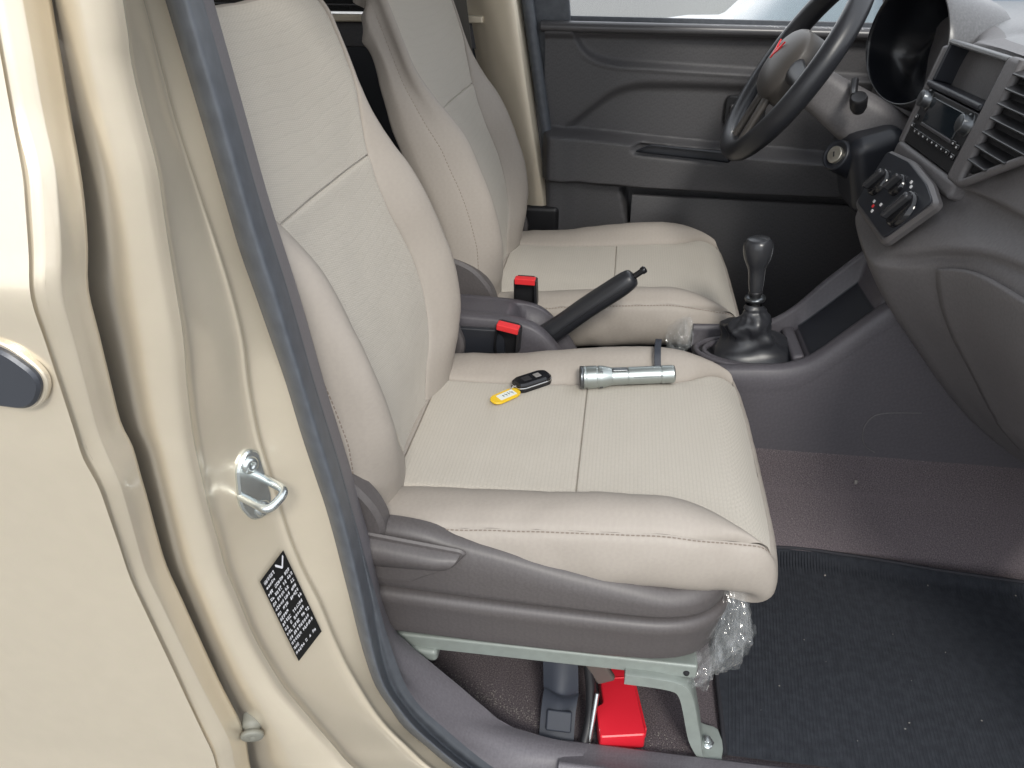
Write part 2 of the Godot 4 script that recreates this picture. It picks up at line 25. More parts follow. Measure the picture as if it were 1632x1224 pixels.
const RAIL_D1 := [-0.3972, 1.3106, 0.2466, -0.3929, 1.1606, 0.2778, -0.3886, 1.0106, 0.3090, -0.3874, 0.9728, 0.3170, -0.3866, 0.9385, 0.3240, -0.3828, 0.9065, 0.3340, -0.3814, 0.8806, 0.3419, -0.3821, 0.8510, 0.3506, -0.3849, 0.8216, 0.3590, -0.3892, 0.7826, 0.3564, -0.3935, 0.7423, 0.3539, -0.3975, 0.6990, 0.3514, -0.3946, 0.6732, 0.3500, -0.3971, 0.6414, 0.3472, -0.3996, 0.6078, 0.3445, -0.4032, 0.5682, 0.3414, -0.4055, 0.5265, 0.3385, -0.4021, 0.4835, 0.3362, -0.3984, 0.4378, 0.3339, -0.3947, 0.3943, 0.3318, -0.3909, 0.3536, 0.3300, -0.3861, 0.3165, 0.3284, -0.3818, 0.2834, 0.3270, -0.3817, 0.2481, 0.3256, -0.3858, 0.2116, 0.3242, -0.3877, 0.1617, 0.3242, -0.3889, 0.1117, 0.3242, -0.3896, 0.0617, 0.3242, -0.3901, 0.0117, 0.3242, -0.3904, -0.0383, 0.3242, -0.3907, -0.0883, 0.3242, -0.3908, -0.1383, 0.3242, -0.3909, -0.1883, 0.3242, -0.3909, -0.2383, 0.3242, -0.3909, -0.3183, 0.3242, -0.3909, -0.3583, 0.3242, -0.3909, -0.3983, 0.3242]
const RAIL_D2 := [-0.3988, 1.3116, 0.2607, -0.3936, 1.1616, 0.2929, -0.3885, 1.0116, 0.3250, -0.3870, 0.9749, 0.3330, -0.3861, 0.9415, 0.3400, -0.3811, 0.9106, 0.3500, -0.3803, 0.8855, 0.3579, -0.3813, 0.8568, 0.3666, -0.3840, 0.8285, 0.3750, -0.3884, 0.7906, 0.3724, -0.3928, 0.7515, 0.3699, -0.3972, 0.7094, 0.3674, -0.3969, 0.6841, 0.3660, -0.3963, 0.6534, 0.3632, -0.3991, 0.6208, 0.3605, -0.4029, 0.5823, 0.3574, -0.4060, 0.5415, 0.3545, -0.4028, 0.4997, 0.3522, -0.3988, 0.4554, 0.3499, -0.3949, 0.4131, 0.3478, -0.3910, 0.3736, 0.3460, -0.3867, 0.3374, 0.3444, -0.3827, 0.3051, 0.3430, -0.3809, 0.2711, 0.3416, -0.3846, 0.2357, 0.3402, -0.3855, 0.1857, 0.3402, -0.3860, 0.1357, 0.3402, -0.3864, 0.0857, 0.3402, -0.3867, 0.0357, 0.3402, -0.3868, -0.0143, 0.3402, -0.3869, -0.0643, 0.3402, -0.3870, -0.1143, 0.3402, -0.3870, -0.1643, 0.3402, -0.3870, -0.2143, 0.3402, -0.3870, -0.2943, 0.3402, -0.3870, -0.3343, 0.3402, -0.3870, -0.3743, 0.3402]
const RAIL_D2b := [-0.4001, 1.3118, 0.2643, -0.3947, 1.1618, 0.2966, -0.3893, 1.0118, 0.3290, -0.3878, 0.9754, 0.3370, -0.3868, 0.9423, 0.3440, -0.3815, 0.9116, 0.3540, -0.3809, 0.8867, 0.3619, -0.3819, 0.8583, 0.3706, -0.3847, 0.8301, 0.3790, -0.3891, 0.7925, 0.3764, -0.3936, 0.7537, 0.3739, -0.3980, 0.7119, 0.3714, -0.3986, 0.6867, 0.3700, -0.3971, 0.6564, 0.3673, -0.3999, 0.6239, 0.3645, -0.4038, 0.5857, 0.3614, -0.4071, 0.5452, 0.3585, -0.4040, 0.5036, 0.3562, -0.3999, 0.4596, 0.3539, -0.3959, 0.4177, 0.3518, -0.3919, 0.3784, 0.3500, -0.3877, 0.3424, 0.3484, -0.3839, 0.3104, 0.3470, -0.3816, 0.2767, 0.3456, -0.3851, 0.2416, 0.3442, -0.3856, 0.1916, 0.3442, -0.3860, 0.1416, 0.3442, -0.3862, 0.0916, 0.3442, -0.3864, 0.0416, 0.3442, -0.3865, -0.0084, 0.3442, -0.3866, -0.0584, 0.3442, -0.3866, -0.1084, 0.3442, -0.3866, -0.1584, 0.3442, -0.3866, -0.2084, 0.3442, -0.3866, -0.2884, 0.3442, -0.3866, -0.3284, 0.3442, -0.3866, -0.3684, 0.3442]
const RAIL_D3 := [-0.4067, 1.3121, 0.2696, -0.4008, 1.1621, 0.3023, -0.3950, 1.0121, 0.3350, -0.3935, 0.9760, 0.3430, -0.3923, 0.9433, 0.3500, -0.3861, 0.9129, 0.3600, -0.3860, 0.8883, 0.3679, -0.3874, 0.8602, 0.3766, -0.3902, 0.8323, 0.3850, -0.3948, 0.7951, 0.3824, -0.3994, 0.7567, 0.3799, -0.4042, 0.7152, 0.3774, -0.4070, 0.6900, 0.3760, -0.4028, 0.6603, 0.3732, -0.4058, 0.6281, 0.3705, -0.4099, 0.5902, 0.3674, -0.4140, 0.5499, 0.3645, -0.4110, 0.5087, 0.3622, -0.4066, 0.4652, 0.3599, -0.4022, 0.4237, 0.3578, -0.3981, 0.3848, 0.3560, -0.3942, 0.3491, 0.3544, -0.3906, 0.3173, 0.3530, -0.3869, 0.2842, 0.3516, -0.3899, 0.2495, 0.3502, -0.3896, 0.1995, 0.3502, -0.3894, 0.1495, 0.3502, -0.3893, 0.0995, 0.3502, -0.3892, 0.0495, 0.3502, -0.3891, -0.0005, 0.3502, -0.3891, -0.0505, 0.3502, -0.3891, -0.1005, 0.3502, -0.3891, -0.1505, 0.3502, -0.3890, -0.2005, 0.3502, -0.3890, -0.2805, 0.3502, -0.3890, -0.3205, 0.3502, -0.3890, -0.3605, 0.3502]


var M := {}
var taken := {}
var rng := RandomNumberGenerator.new()

# ------------------------------------------------------------------ scene helpers
func numbered(called: String) -> String:
	if not taken.has(called):
		taken[called] = 0
		return called
	taken[called] += 1
	return "%s_%03d" % [called, taken[called]]

func thing(called: String, label: String, category: String, at: Vector3, group := "") -> Node3D:
	var o := Node3D.new()
	o.name = numbered(called)
	add_child(o)
	o.position = at
	o.set_meta("label", label)
	o.set_meta("category", category)
	if group != "":
		o.set_meta("group", group)
	return o

# shapes are written in cabin coordinates; a part is shifted back by its thing's base
func obj(called: String, mesh: Mesh, m: Material, parent: Node3D) -> MeshInstance3D:
	var o := MeshInstance3D.new()
	o.name = called
	o.mesh = mesh
	o.material_override = m
	if not (parent is MeshInstance3D) and parent != self:
		o.position = -parent.position
	parent.add_child(o, true)
	return o

func stuff(o: Node3D) -> Node3D:
	o.set_meta("kind", "stuff")
	return o

func new_st() -> SurfaceTool:
	var st := SurfaceTool.new()
	st.begin(Mesh.PRIMITIVE_TRIANGLES)
	return st

# ------------------------------------------------------------------ shape helpers
func v3s(a: Array) -> Array:
	var r := []
	for i in range(0, a.size(), 3):
		r.append(Vector3(a[i], a[i + 1], a[i + 2]))
	return r

func cat(p0, p1, p2, p3, t: float):
	return 0.5 * ((2.0 * p1) + (p2 - p0) * t + (2.0 * p0 - 5.0 * p1 + 4.0 * p2 - p3) * t * t + (3.0 * p1 - p0 - 3.0 * p2 + p3) * t * t * t)

func spline(p: Array, sub: int) -> Array:
	var r := []
	var n := p.size()
	for i in range(n - 1):
		var a = p[max(i - 1, 0)]
		var d = p[min(i + 2, n - 1)]
		for k in sub:
			r.append(cat(a, p[i], p[i + 1], d, float(k) / sub))
	r.append(p[n - 1])
	return r

func curve_at(p: Array, t: float):
	var n := p.size()
	var f := clampf(t, 0.0, 1.0) * (n - 1)
	var i := mini(int(f), n - 2)
	return cat(p[max(i - 1, 0)], p[i], p[i + 1], p[min(i + 2, n - 1)], f - i)

# piecewise linear table [[x, y], ...]
func tab(t: Array, x: float) -> float:
	var m := t.size()
	if x <= t[0][0]:
		return t[0][1]
	if x >= t[m - 1][0]:
		return t[m - 1][1]
	var i := 0
	while x > t[i + 1][0]:
		i += 1
	var h: float = t[i + 1][0] - t[i][0]
	var s: float = (t[i + 1][1] - t[i][1]) / h
	var s0 := s
	var s1 := s
	if i > 0:
		s0 = 0.5 * (s + (t[i][1] - t[i - 1][1]) / (t[i][0] - t[i - 1][0]))
	if i < m - 2:
		s1 = 0.5 * (s + (t[i + 2][1] - t[i + 1][1]) / (t[i + 2][0] - t[i + 1][0]))
	var f: float = (x - t[i][0]) / h
	var f2 := f * f
	var f3 := f2 * f
	return t[i][1] * (2.0 * f3 - 3.0 * f2 + 1.0) + s0 * h * (f3 - 2.0 * f2 + f) + t[i + 1][1] * (3.0 * f2 - 2.0 * f3) + s1 * h * (f3 - f2)

func grid_data(g: Array, flip := false, closed := false) -> Dictionary:
	var nu: int = g.size()
	var nv: int = g[0].size()
	var nrm := PackedVector3Array()
	nrm.resize(nu * nv)
	for i in range(nu - 1):
		for j in range(nv - 1):
			var a: Vector3 = g[i][j]
			var b: Vector3 = g[i + 1][j]
			var c: Vector3 = g[i + 1][j + 1]
			var d: Vector3 = g[i][j + 1]
			var n := (c - a).cross(d - b)
			if flip:
				n = -n
			nrm[i * nv + j] += n
			nrm[(i + 1) * nv + j] += n
			nrm[(i + 1) * nv + j + 1] += n
			nrm[i * nv + j + 1] += n
	if closed:
		for i in nu:
			var s := nrm[i * nv] + nrm[i * nv + nv - 1]
			nrm[i * nv] = s
			nrm[i * nv + nv - 1] = s
	for i in nrm.size():
		nrm[i] = nrm[i].normalized() if nrm[i].length() > 1e-14 else Vector3.UP
	return {"g": g, "n": nrm, "nu": nu, "nv": nv, "flip": flip}

func grid_emit(st: SurfaceTool, d: Dictionary, mask = null) -> void:
	var g: Array = d.g
	var nrm: PackedVector3Array = d.n
	var nv: int = d.nv
	var fl: bool = d.flip
	for i in range(d.nu - 1):
		for j in range(nv - 1):
			if mask != null and not mask.call(i, j):
				continue
			var q := [[i, j], [i + 1, j], [i + 1, j + 1], [i, j + 1]]
			var o := [0, 2, 1, 0, 3, 2] if not fl else [0, 1, 2, 0, 2, 3]
			# clockwise seen from the side the normal points to
			for k in o:
				var u: int = q[k][0]
				var v: int = q[k][1]
				st.set_normal(nrm[u * nv + v])
				st.set_uv(Vector2(float(u) / (d.nu - 1), float(v) / (nv - 1)))
				st.add_vertex(g[u][v])

func grid_mesh(g: Array, flip := false, closed := false) -> ArrayMesh:
	var st := new_st()
	grid_emit(st, grid_data(g, flip, closed))
	return st.commit()

func add_grid(st: SurfaceTool, g: Array, flip := false, closed := false) -> void:
	grid_emit(st, grid_data(g, flip, closed))

# surface through several rails (each an Array of Vector3 of equal length)
func loft(rails: Array, su: int, sv: int) -> Array:
	var fine := []
	for r in rails:
		fine.append(spline(r, su))
	var g := []
	var m: int = fine[0].size()
	for i in m:
		var row := []
		for r in fine:
			row.append(r[i])
		g.append(spline(row, sv) if sv > 1 else row)
	return g

func rbox(st: SurfaceTool, xf: Transform3D, size: Vector3, r: float, fine := true) -> void:
	var h := size * 0.5
	r = minf(r, minf(h.x, minf(h.y, h.z)) * 0.98)
	var inner := h - Vector3(r, r, r)
	for ax in 3:
		for s in [-1.0, 1.0]:
			var a1 := (ax + 1) % 3
			var a2 := (ax + 2) % 3
			var c1 := [-h[a1], -inner[a1] - r * 0.45, -inner[a1], inner[a1], inner[a1] + r * 0.45, h[a1]] if fine else [-h[a1], -inner[a1], inner[a1], h[a1]]
			var c2 := [-h[a2], -inner[a2] - r * 0.45, -inner[a2], inner[a2], inner[a2] + r * 0.45, h[a2]] if fine else [-h[a2], -inner[a2], inner[a2], h[a2]]
			var P := []
			var N := []
			for u in c1:
				var pr := []
				var nr := []
				for v in c2:
					var p := Vector3.ZERO
					p[ax] = s * h[ax]
					p[a1] = u
					p[a2] = v
					var q := p.clamp(-inner, inner)
					var n := (p - q).normalized()
					pr.append(xf * (q + n * r))
					nr.append((xf.basis * n).normalized())
				P.append(pr)
				N.append(nr)
			for i in range(c1.size() - 1):
				for j in range(c2.size() - 1):
					var idx := [[i, j], [i + 1, j + 1], [i + 1, j], [i, j], [i, j + 1], [i + 1, j + 1]]
					if s < 0.0:
						idx = [[i, j], [i + 1, j], [i + 1, j + 1], [i, j], [i + 1, j + 1], [i, j + 1]]
					for k in idx:
						st.set_normal(N[k[0]][k[1]])
						st.set_uv(Vector2.ZERO)
						st.add_vertex(P[k[0]][k[1]])

func box_mesh(c: Vector3, size: Vector3, r: float, b := Basis()) -> ArrayMesh:
	var st := new_st()
	rbox(st, Transform3D(b, c), size, r)
	return st.commit()

func tri(st: SurfaceTool, a: Vector3, b: Vector3, c: Vector3, n: Vector3) -> void:
	if (b - a).cross(c - a).dot(n) > 0.0:
		var t := b
		b = c
		c = t
	for p in [a, b, c]:
		st.set_normal(n)
		st.set_uv(Vector2.ZERO)
		st.add_vertex(p)

func quad(st: SurfaceTool, a: Vector3, b: Vector3, c: Vector3, d: Vector3, out: Vector3) -> void:
	var n := (c - a).cross(d - b).normalized()
	if n.dot(out) < 0.0:
		n = -n
	tri(st, a, b, c, n)
	tri(st, a, c, d, n)

# outline in local x, y; thickness along local z from 0 to depth, front edge bevelled
func prism(st: SurfaceTool, poly: Array, depth: float, bevel: float, xf: Transform3D) -> void:
	var p := PackedVector2Array(poly)
	if Geometry2D.is_polygon_clockwise(p):
		p.reverse()
	var n := p.size()
	var ins := PackedVector2Array()
	for i in n:
		var a := p[(i + n - 1) % n]
		var b := p[i]
		var c := p[(i + 1) % n]
		var n1 := Vector2(-(b - a).y, (b - a).x).normalized()
		var n2 := Vector2(-(c - b).y, (c - b).x).normalized()
		var bi := (n1 + n2)
		var l := maxf(bi.length_squared() * 0.5, 0.35)
		ins.append(b + bi / l * bevel)
	var cap := func(pp: PackedVector2Array, z: float, nn: Vector3):
		var t := Geometry2D.triangulate_polygon(pp)
		for k in range(0, t.size(), 3):
			tri(st, xf * Vector3(pp[t[k]].x, pp[t[k]].y, z), xf * Vector3(pp[t[k + 1]].x, pp[t[k + 1]].y, z), xf * Vector3(pp[t[k + 2]].x, pp[t[k + 2]].y, z), (xf.basis * nn).normalized())
	cap.call(ins, depth, Vector3(0, 0, 1))
	cap.call(p, 0.0, Vector3(0, 0, -1))
	for i in n:
		var a := p[i]
		var b := p[(i + 1) % n]
		var e := b - a
		if e.length() < 1e-7:
			continue
		var out := Vector3(e.y, -e.x, 0).normalized()
		quad(st, xf * Vector3(a.x, a.y, 0), xf * Vector3(b.x, b.y, 0), xf * Vector3(b.x, b.y, depth - bevel), xf * Vector3(a.x, a.y, depth - bevel), xf.basis * out)
		if bevel > 0.0:
			var ia := ins[i]
			var ib := ins[(i + 1) % n]
			quad(st, xf * Vector3(a.x, a.y, depth - bevel), xf * Vector3(b.x, b.y, depth - bevel), xf * Vector3(ib.x, ib.y, depth), xf * Vector3(ia.x, ia.y, depth), xf.basis * (out + Vector3(0, 0, 1)))

func prism_mesh(poly: Array, depth: float, bevel: float, xf: Transform3D) -> ArrayMesh:
	var st := new_st()
	prism(st, poly, depth, bevel, xf)
	return st.commit()

# round corners of an outline
func rounded(poly: Array, r: float, seg := 4) -> Array:
	var out := []
	var n := poly.size()
	for i in n:
		var a: Vector2 = poly[(i + n - 1) % n]
		var b: Vector2 = poly[i]
		var c: Vector2 = poly[(i + 1) % n]
		var rr := minf(r, minf(a.distance_to(b), c.distance_to(b)) * 0.45)
		var s := b + (a - b).normalized() * rr
		var e := b + (c - b).normalized() * rr
		for k in seg + 1:
			var t := float(k) / seg
			out.append(s.lerp(b, t).lerp(b.lerp(e, t), t))
	return out

func tube(st: SurfaceTool, pts: Array, r, seg := 12, caps := true, flat := 1.0, up := Vector3.UP) -> void:
	var g := []
	var n := pts.size()
	var nrm := Vector3.ZERO
	for i in n:
		var t: Vector3 = (pts[min(i + 1, n - 1)] - pts[max(i - 1, 0)]).normalized()
		if i == 0:
			nrm = up - t * up.dot(t)
			if nrm.length() < 0.01:
				nrm = Vector3.RIGHT - t * t.x
			nrm = nrm.normalized()
		else:
			nrm = (nrm - t * nrm.dot(t)).normalized()
		var bi := t.cross(nrm)
		var rr: float = r[i] if r is Array else r
		var row := []
		for k in seg + 1:
			var a := TAU * k / seg
			row.append(pts[i] + nrm * (cos(a) * rr * flat) + bi * (sin(a) * rr))
		g.append(row)
	if caps:
		var c0 := []
		var c1 := []
		for k in seg + 1:
			c0.append(pts[0])
			c1.append(pts[n - 1])
		g.push_front(g[0].duplicate())
		g.push_front(c0)
		g.append(g[g.size() - 1].duplicate())
		g.append(c1)
	add_grid(st, g, false, true)

func lathe(st: SurfaceTool, prof: Array, seg: int, xf: Transform3D) -> void:
	var g := []
	for p in prof:
		var row := []
		for k in seg + 1:
			var a := TAU * k / seg
			row.append(xf * Vector3(p.x * cos(a), p.y, p.x * sin(a)))
		g.append(row)
	add_grid(st, g, true, true)

func lathe_mesh(prof: Array, seg: int, xf: Transform3D) -> ArrayMesh:
	var st := new_st()
	lathe(st, prof, seg, xf)
	return st.commit()

# basis whose z is n and whose y is near up
func facing(n: Vector3, up := Vector3.UP) -> Basis:
	var z := n.normalized()
	var x := up.cross(z).normalized()
	return Basis(x, z.cross(x), z)

# basis whose y is the axis
func along(axis: Vector3) -> Basis:
	var y := axis.normalized()
	var s := Vector3.RIGHT if absf(y.x) < 0.8 else Vector3.UP
	var z := s.cross(y).normalized()
	return Basis(y.cross(z), y, z)

# ------------------------------------------------------------------ materials
func srgb(r: float, g: float, b: float) -> Color:
	return Color(r, g, b).linear_to_srgb()

func noise_tex(freq: float, seed_: int, normal: bool, strength := 1.0, kind := FastNoiseLite.TYPE_SIMPLEX_SMOOTH, size := 512, ramp: Gradient = null) -> NoiseTexture2D:
	var n := FastNoiseLite.new()
	n.seed = seed_
	n.noise_type = kind
	n.frequency = freq
	n.fractal_octaves = 4
	var t := NoiseTexture2D.new()
	t.width = size
	t.height = size
	t.seamless = true
	t.noise = n
	t.as_normal_map = normal
	t.bump_strength = strength
	if ramp:
		t.color_ramp = ramp
	return t

func ramp2(a: Color, b: Color, p0 := 0.2, p1 := 0.8) -> Gradient:
	var g := Gradient.new()
	g.offsets = PackedFloat32Array([p0, p1])
	g.colors = PackedColorArray([a, b])
	return g

func std(c: Color, rough: float, metal := 0.0) -> StandardMaterial3D:
	var m := StandardMaterial3D.new()
	m.albedo_color = c
	m.roughness = rough
	m.metallic = metal
	return m

func with_grain(m: StandardMaterial3D, tex: Texture2D, tile: float, scale: float) -> StandardMaterial3D:
	m.normal_enabled = true
	m.normal_texture = tex
	m.normal_scale = scale
	m.uv1_triplanar = true
	m.uv1_world_triplanar = true
	m.uv1_scale = Vector3.ONE / tile
	return m

func mottled(m: StandardMaterial3D, c: Color, amount: float, freq: float, seed_: int) -> StandardMaterial3D:
	var lo := Color(c.r * (1.0 - amount), c.g * (1.0 - amount), c.b * (1.0 - amount))
	var hi := Color(minf(c.r * (1.0 + amount), 1.0), minf(c.g * (1.0 + amount), 1.0), minf(c.b * (1.0 + amount), 1.0))
	m.albedo_color = Color.WHITE
	m.albedo_texture = noise_tex(freq, seed_, false, 1.0, FastNoiseLite.TYPE_SIMPLEX_SMOOTH, 512, ramp2(lo, hi))
	return m

# knitted seat fabric: rows of short raised ribs, shifted column by column
func fabric_height(x: int, y: int, n: int) -> float:
	var col := int(x / 16)
	var lx := float(x % 16) / 16.0
	var ly := float((y + (4 if col % 2 == 1 else 0)) % 8) / 8.0
	var rib := pow(sin(PI * ly), 0.8)
	var edge := smoothstep(0.0, 0.16, lx) * smoothstep(1.0, 0.84, lx)
	return clampf(rib * (0.35 + 0.65 * edge), 0.0, 1.0)

func fabric_textures() -> Array:
	var n := 256
	var h := Image.create(n, n, false, Image.FORMAT_RGBA8)
	var c := Image.create(n, n, false, Image.FORMAT_RGB8)
	rng.seed = 11
	for y in n:
		for x in n:
			var v := fabric_height(x, y, n)
			h.set_pixel(x, y, Color(v, v, v))
			var k := 0.88 + 0.09 * v + rng.randf_range(-0.03, 0.03)
			c.set_pixel(x, y, Color(0.775 * k, 0.748 * k, 0.703 * k))
	h.bump_map_to_normal_map(2.2)
	h.generate_mipmaps()
	c.generate_mipmaps()
	return [ImageTexture.create_from_image(c), ImageTexture.create_from_image(h)]

func make_materials() -> void:
	var grain := noise_tex(0.06, 3, true, 3.0, FastNoiseLite.TYPE_CELLULAR, 512)
	var fine := noise_tex(0.12, 5, true, 2.0, FastNoiseLite.TYPE_SIMPLEX_SMOOTH, 512)
	var soft := noise_tex(0.012, 8, true, 2.0, FastNoiseLite.TYPE_SIMPLEX_SMOOTH, 512)
	# gold-beige metallic body paint under clear lacquer
	var p := std(srgb(0.69, 0.615, 0.487), 0.32, 0.45)
	p.clearcoat_enabled = true
	p.clearcoat = 0.8
	p.clearcoat_roughness = 0.08
	M.paint = mottled(with_grain(p, fine, 0.35, 0.03), srgb(0.69, 0.615, 0.487), 0.006, 0.02, 33)
	M.rubber = mottled(with_grain(std(Color.WHITE, 0.45), fine, 0.12, 0.2), srgb(0.086, 0.095, 0.110), 0.06, 0.01, 21)
	# beige vinyl and fabric of the seats
	M.vinyl = mottled(with_grain(std(Color.WHITE, 0.60), grain, 0.022, 0.05), srgb(0.365, 0.327, 0.288), 0.012, 0.006, 31)
	var ft := fabric_textures()
	var f := std(Color.WHITE, 0.9)
	f.albedo_texture = ft[0]
	f.normal_enabled = true
	f.normal_texture = ft[1]
	f.normal_scale = 0.4
	f.uv1_triplanar = true
	f.uv1_scale = Vector3.ONE / 0.085
	f.rim_enabled = true
	f.rim = 0.2
	M.fabric = f
	M.thread = std(srgb(0.22, 0.18, 0.15), 0.85)
	M.thread_dark = std(srgb(0.16, 0.13, 0.11), 0.85)
	# plastics
	M.grey_plastic = mottled(with_grain(std(Color.WHITE, 0.46), grain, 0.03, 0.22), srgb(0.096, 0.087, 0.087), 0.04, 0.01, 41)
	M.dash = mottled(with_grain(std(Color.WHITE, 0.50), grain, 0.028, 0.22), srgb(0.138, 0.131, 0.133), 0.05, 0.009, 42)
	M.dash_top = mottled(with_grain(std(Color.WHITE, 0.30), grain, 0.028, 0.12), srgb(0.105, 0.105, 0.108), 0.10, 0.009, 43)
	M.console = mottled(with_grain(std(Color.WHITE, 0.50), grain, 0.03, 0.22), srgb(0.080, 0.074, 0.084), 0.04, 0.009, 44)
	M.door_trim = mottled(with_grain(std(Color.WHITE, 0.56), grain, 0.03, 0.30), srgb(0.078, 0.076, 0.080), 0.05, 0.008, 45)
	M.door_cap = with_grain(std(srgb(0.078, 0.076, 0.080), 0.28), grain, 0.03, 0.1)
	M.sill_trim = mottled(with_grain(std(Color.WHITE, 0.48), grain, 0.03, 0.2), srgb(0.150, 0.141, 0.156), 0.06, 0.012, 46)
	M.black = with_grain(std(srgb(0.016, 0.016, 0.018), 0.42), grain, 0.03, 0.15)
	M.navy_black = with_grain(std(srgb(0.017, 0.019, 0.025), 0.40), grain, 0.03, 0.15)
	M.gloss_black = std(srgb(0.010, 0.010, 0.012), 0.12)
	M.leather_black = with_grain(std(srgb(0.022, 0.023, 0.027), 0.34), grain, 0.04, 0.3)
	M.hollow = std(srgb(0.010, 0.010, 0.012), 0.8)
	# metals
	M.zinc = with_grain(std(srgb(0.62, 0.66, 0.66), 0.22, 0.9), fine, 0.06, 0.25)
	M.seat_steel = mottled(with_grain(std(Color.WHITE, 0.42, 0.1), fine, 0.08, 0.1), srgb(0.255, 0.285, 0.265), 0.02, 0.006, 47)
	M.chrome = std(srgb(0.72, 0.72, 0.72), 0.12, 1.0)
	M.aluminium = with_grain(std(srgb(0.44, 0.48, 0.47), 0.36, 0.9), fine, 0.03, 0.1)
	M.aluminium_dark = std(srgb(0.16, 0.17, 0.18), 0.3, 0.9)
	M.lock = std(srgb(0.60, 0.57, 0.50), 0.3, 0.85)
	M.red = with_grain(std(srgb(0.72, 0.030, 0.035), 0.38), grain, 0.03, 0.08)
	M.red_case = with_grain(std(srgb(0.74, 0.022, 0.040), 0.34), grain, 0.05, 0.05)
	M.yellow = std(srgb(0.80, 0.52, 0.02), 0.3)
	M.paper = std(srgb(0.72, 0.76, 0.72), 0.5)
	M.white_mark = std(srgb(0.66, 0.66, 0.66), 0.5)
	M.bump = std(srgb(0.22, 0.22, 0.19), 0.6)
	# floor
	var carp := FastNoiseLite.new()
	var cg := Gradient.new()
	cg.offsets = PackedFloat32Array([0.18, 0.45, 0.62, 0.82])
	cg.colors = PackedColorArray([srgb(0.082, 0.066, 0.076), srgb(0.118, 0.098, 0.108), srgb(0.146, 0.123, 0.130), srgb(0.200, 0.176, 0.176)])
	var cm := std(Color.WHITE, 0.97)
	cm.albedo_texture = noise_tex(0.09, 61, false, 1.0, FastNoiseLite.TYPE_SIMPLEX_SMOOTH, 1024, cg)
	M.carpet = with_grain(cm, noise_tex(0.16, 62, true, 8.0, FastNoiseLite.TYPE_SIMPLEX_SMOOTH, 1024), 0.30, 0.9)
	var mg := ramp2(srgb(0.016, 0.019, 0.026), srgb(0.030, 0.034, 0.043), 0.2, 0.8)
	var mm := std(Color.WHITE, 0.85)
	mm.albedo_texture = noise_tex(0.02, 63, false, 1.0, FastNoiseLite.TYPE_SIMPLEX_SMOOTH, 1024, mg)
	M.mat = with_grain(mm, noise_tex(0.2, 64, true, 5.0, FastNoiseLite.TYPE_SIMPLEX_SMOOTH, 1024), 0.4, 0.6)
	M.mat_edge = std(srgb(0.024, 0.024, 0.030), 0.8)
	M.webbing = with_grain(std(srgb(0.028, 0.033, 0.046), 0.6), fine, 0.02, 0.5)
	M.grit = std(srgb(0.27, 0.25, 0.23), 0.9)
	# film and glass
	var fl := std(Color(0.90, 0.92, 0.92, 0.055), 0.06)
	fl.transparency = BaseMaterial3D.TRANSPARENCY_ALPHA
	M.film = fl
	var gl := std(Color(0.75, 0.82, 0.82, 0.10), 0.02)
	gl.transparency = BaseMaterial3D.TRANSPARENCY_ALPHA
	M.glass = gl
	var tint := std(Color(0.012, 0.014, 0.018, 0.90), 0.03)
	tint.transparency = BaseMaterial3D.TRANSPARENCY_ALPHA
	M.tinted = tint
	M.lens = std(srgb(0.016, 0.022, 0.028), 0.08)
	M.headliner = std(srgb(0.60, 0.58, 0.54), 0.95)
	M.asphalt = mottled(with_grain(std(Color.WHITE, 0.92), fine, 0.5, 0.6), srgb(0.19, 0.185, 0.175), 0.15, 0.02, 71)
	M.car_white = std(srgb(0.62, 0.63, 0.66), 0.25)
	M.car_red = std(srgb(0.45, 0.05, 0.05), 0.35)
	M.cream_box = std(srgb(0.72, 0.69, 0.52), 0.6)

# ------------------------------------------------------------------ seats
const SEAT_Z := -0.155

func sorted_unique(a: Array) -> Array:
	a.sort()
	var r := []
	for v in a:
		if r.is_empty() or v - r[r.size() - 1] > 0.0003:
			r.append(v)
	return r

# section: [lateral, lift along the face, depth towards the spine]
func section_points(half: Array, sub: int, third: int) -> Array:
	var v := []
	for h in half:
		v.append(Vector3(h[0], h[1], h[third]))
	var f := spline(v, sub)
	var full := []
	for i in range(f.size() - 1, 0, -1):
		full.append(Vector3(-f[i].x, f[i].y, f[i].z))
	full.append_array(f)
	return full

func spline_rows(g: Array, sub: int) -> Array:
	var r := []
	for row in g:
		r.append(spline(row, sub))
	return r

func stitch_row(st: SurfaceTool, pts: Array, nrms: Array, pitch: float, l: float, r: float) -> void:
	var acc := 0.0
	for i in range(pts.size() - 1):
		var a: Vector3 = pts[i]
		var b: Vector3 = pts[i + 1]
		var d := a.distance_to(b)
		if d > 0.03:
			continue
		while acc < d:
			var p := a.lerp(b, acc / d)
			var n: Vector3 = nrms[i]
			var t := (b - a).normalized()
			var x := n.cross(t).normalized()
			rbox(st, Transform3D(Basis(x, n, t), p + n * r * 0.3), Vector3(r * 2.0, r * 1.4, l), r * 0.6, false)
			acc += pitch
		acc -= d

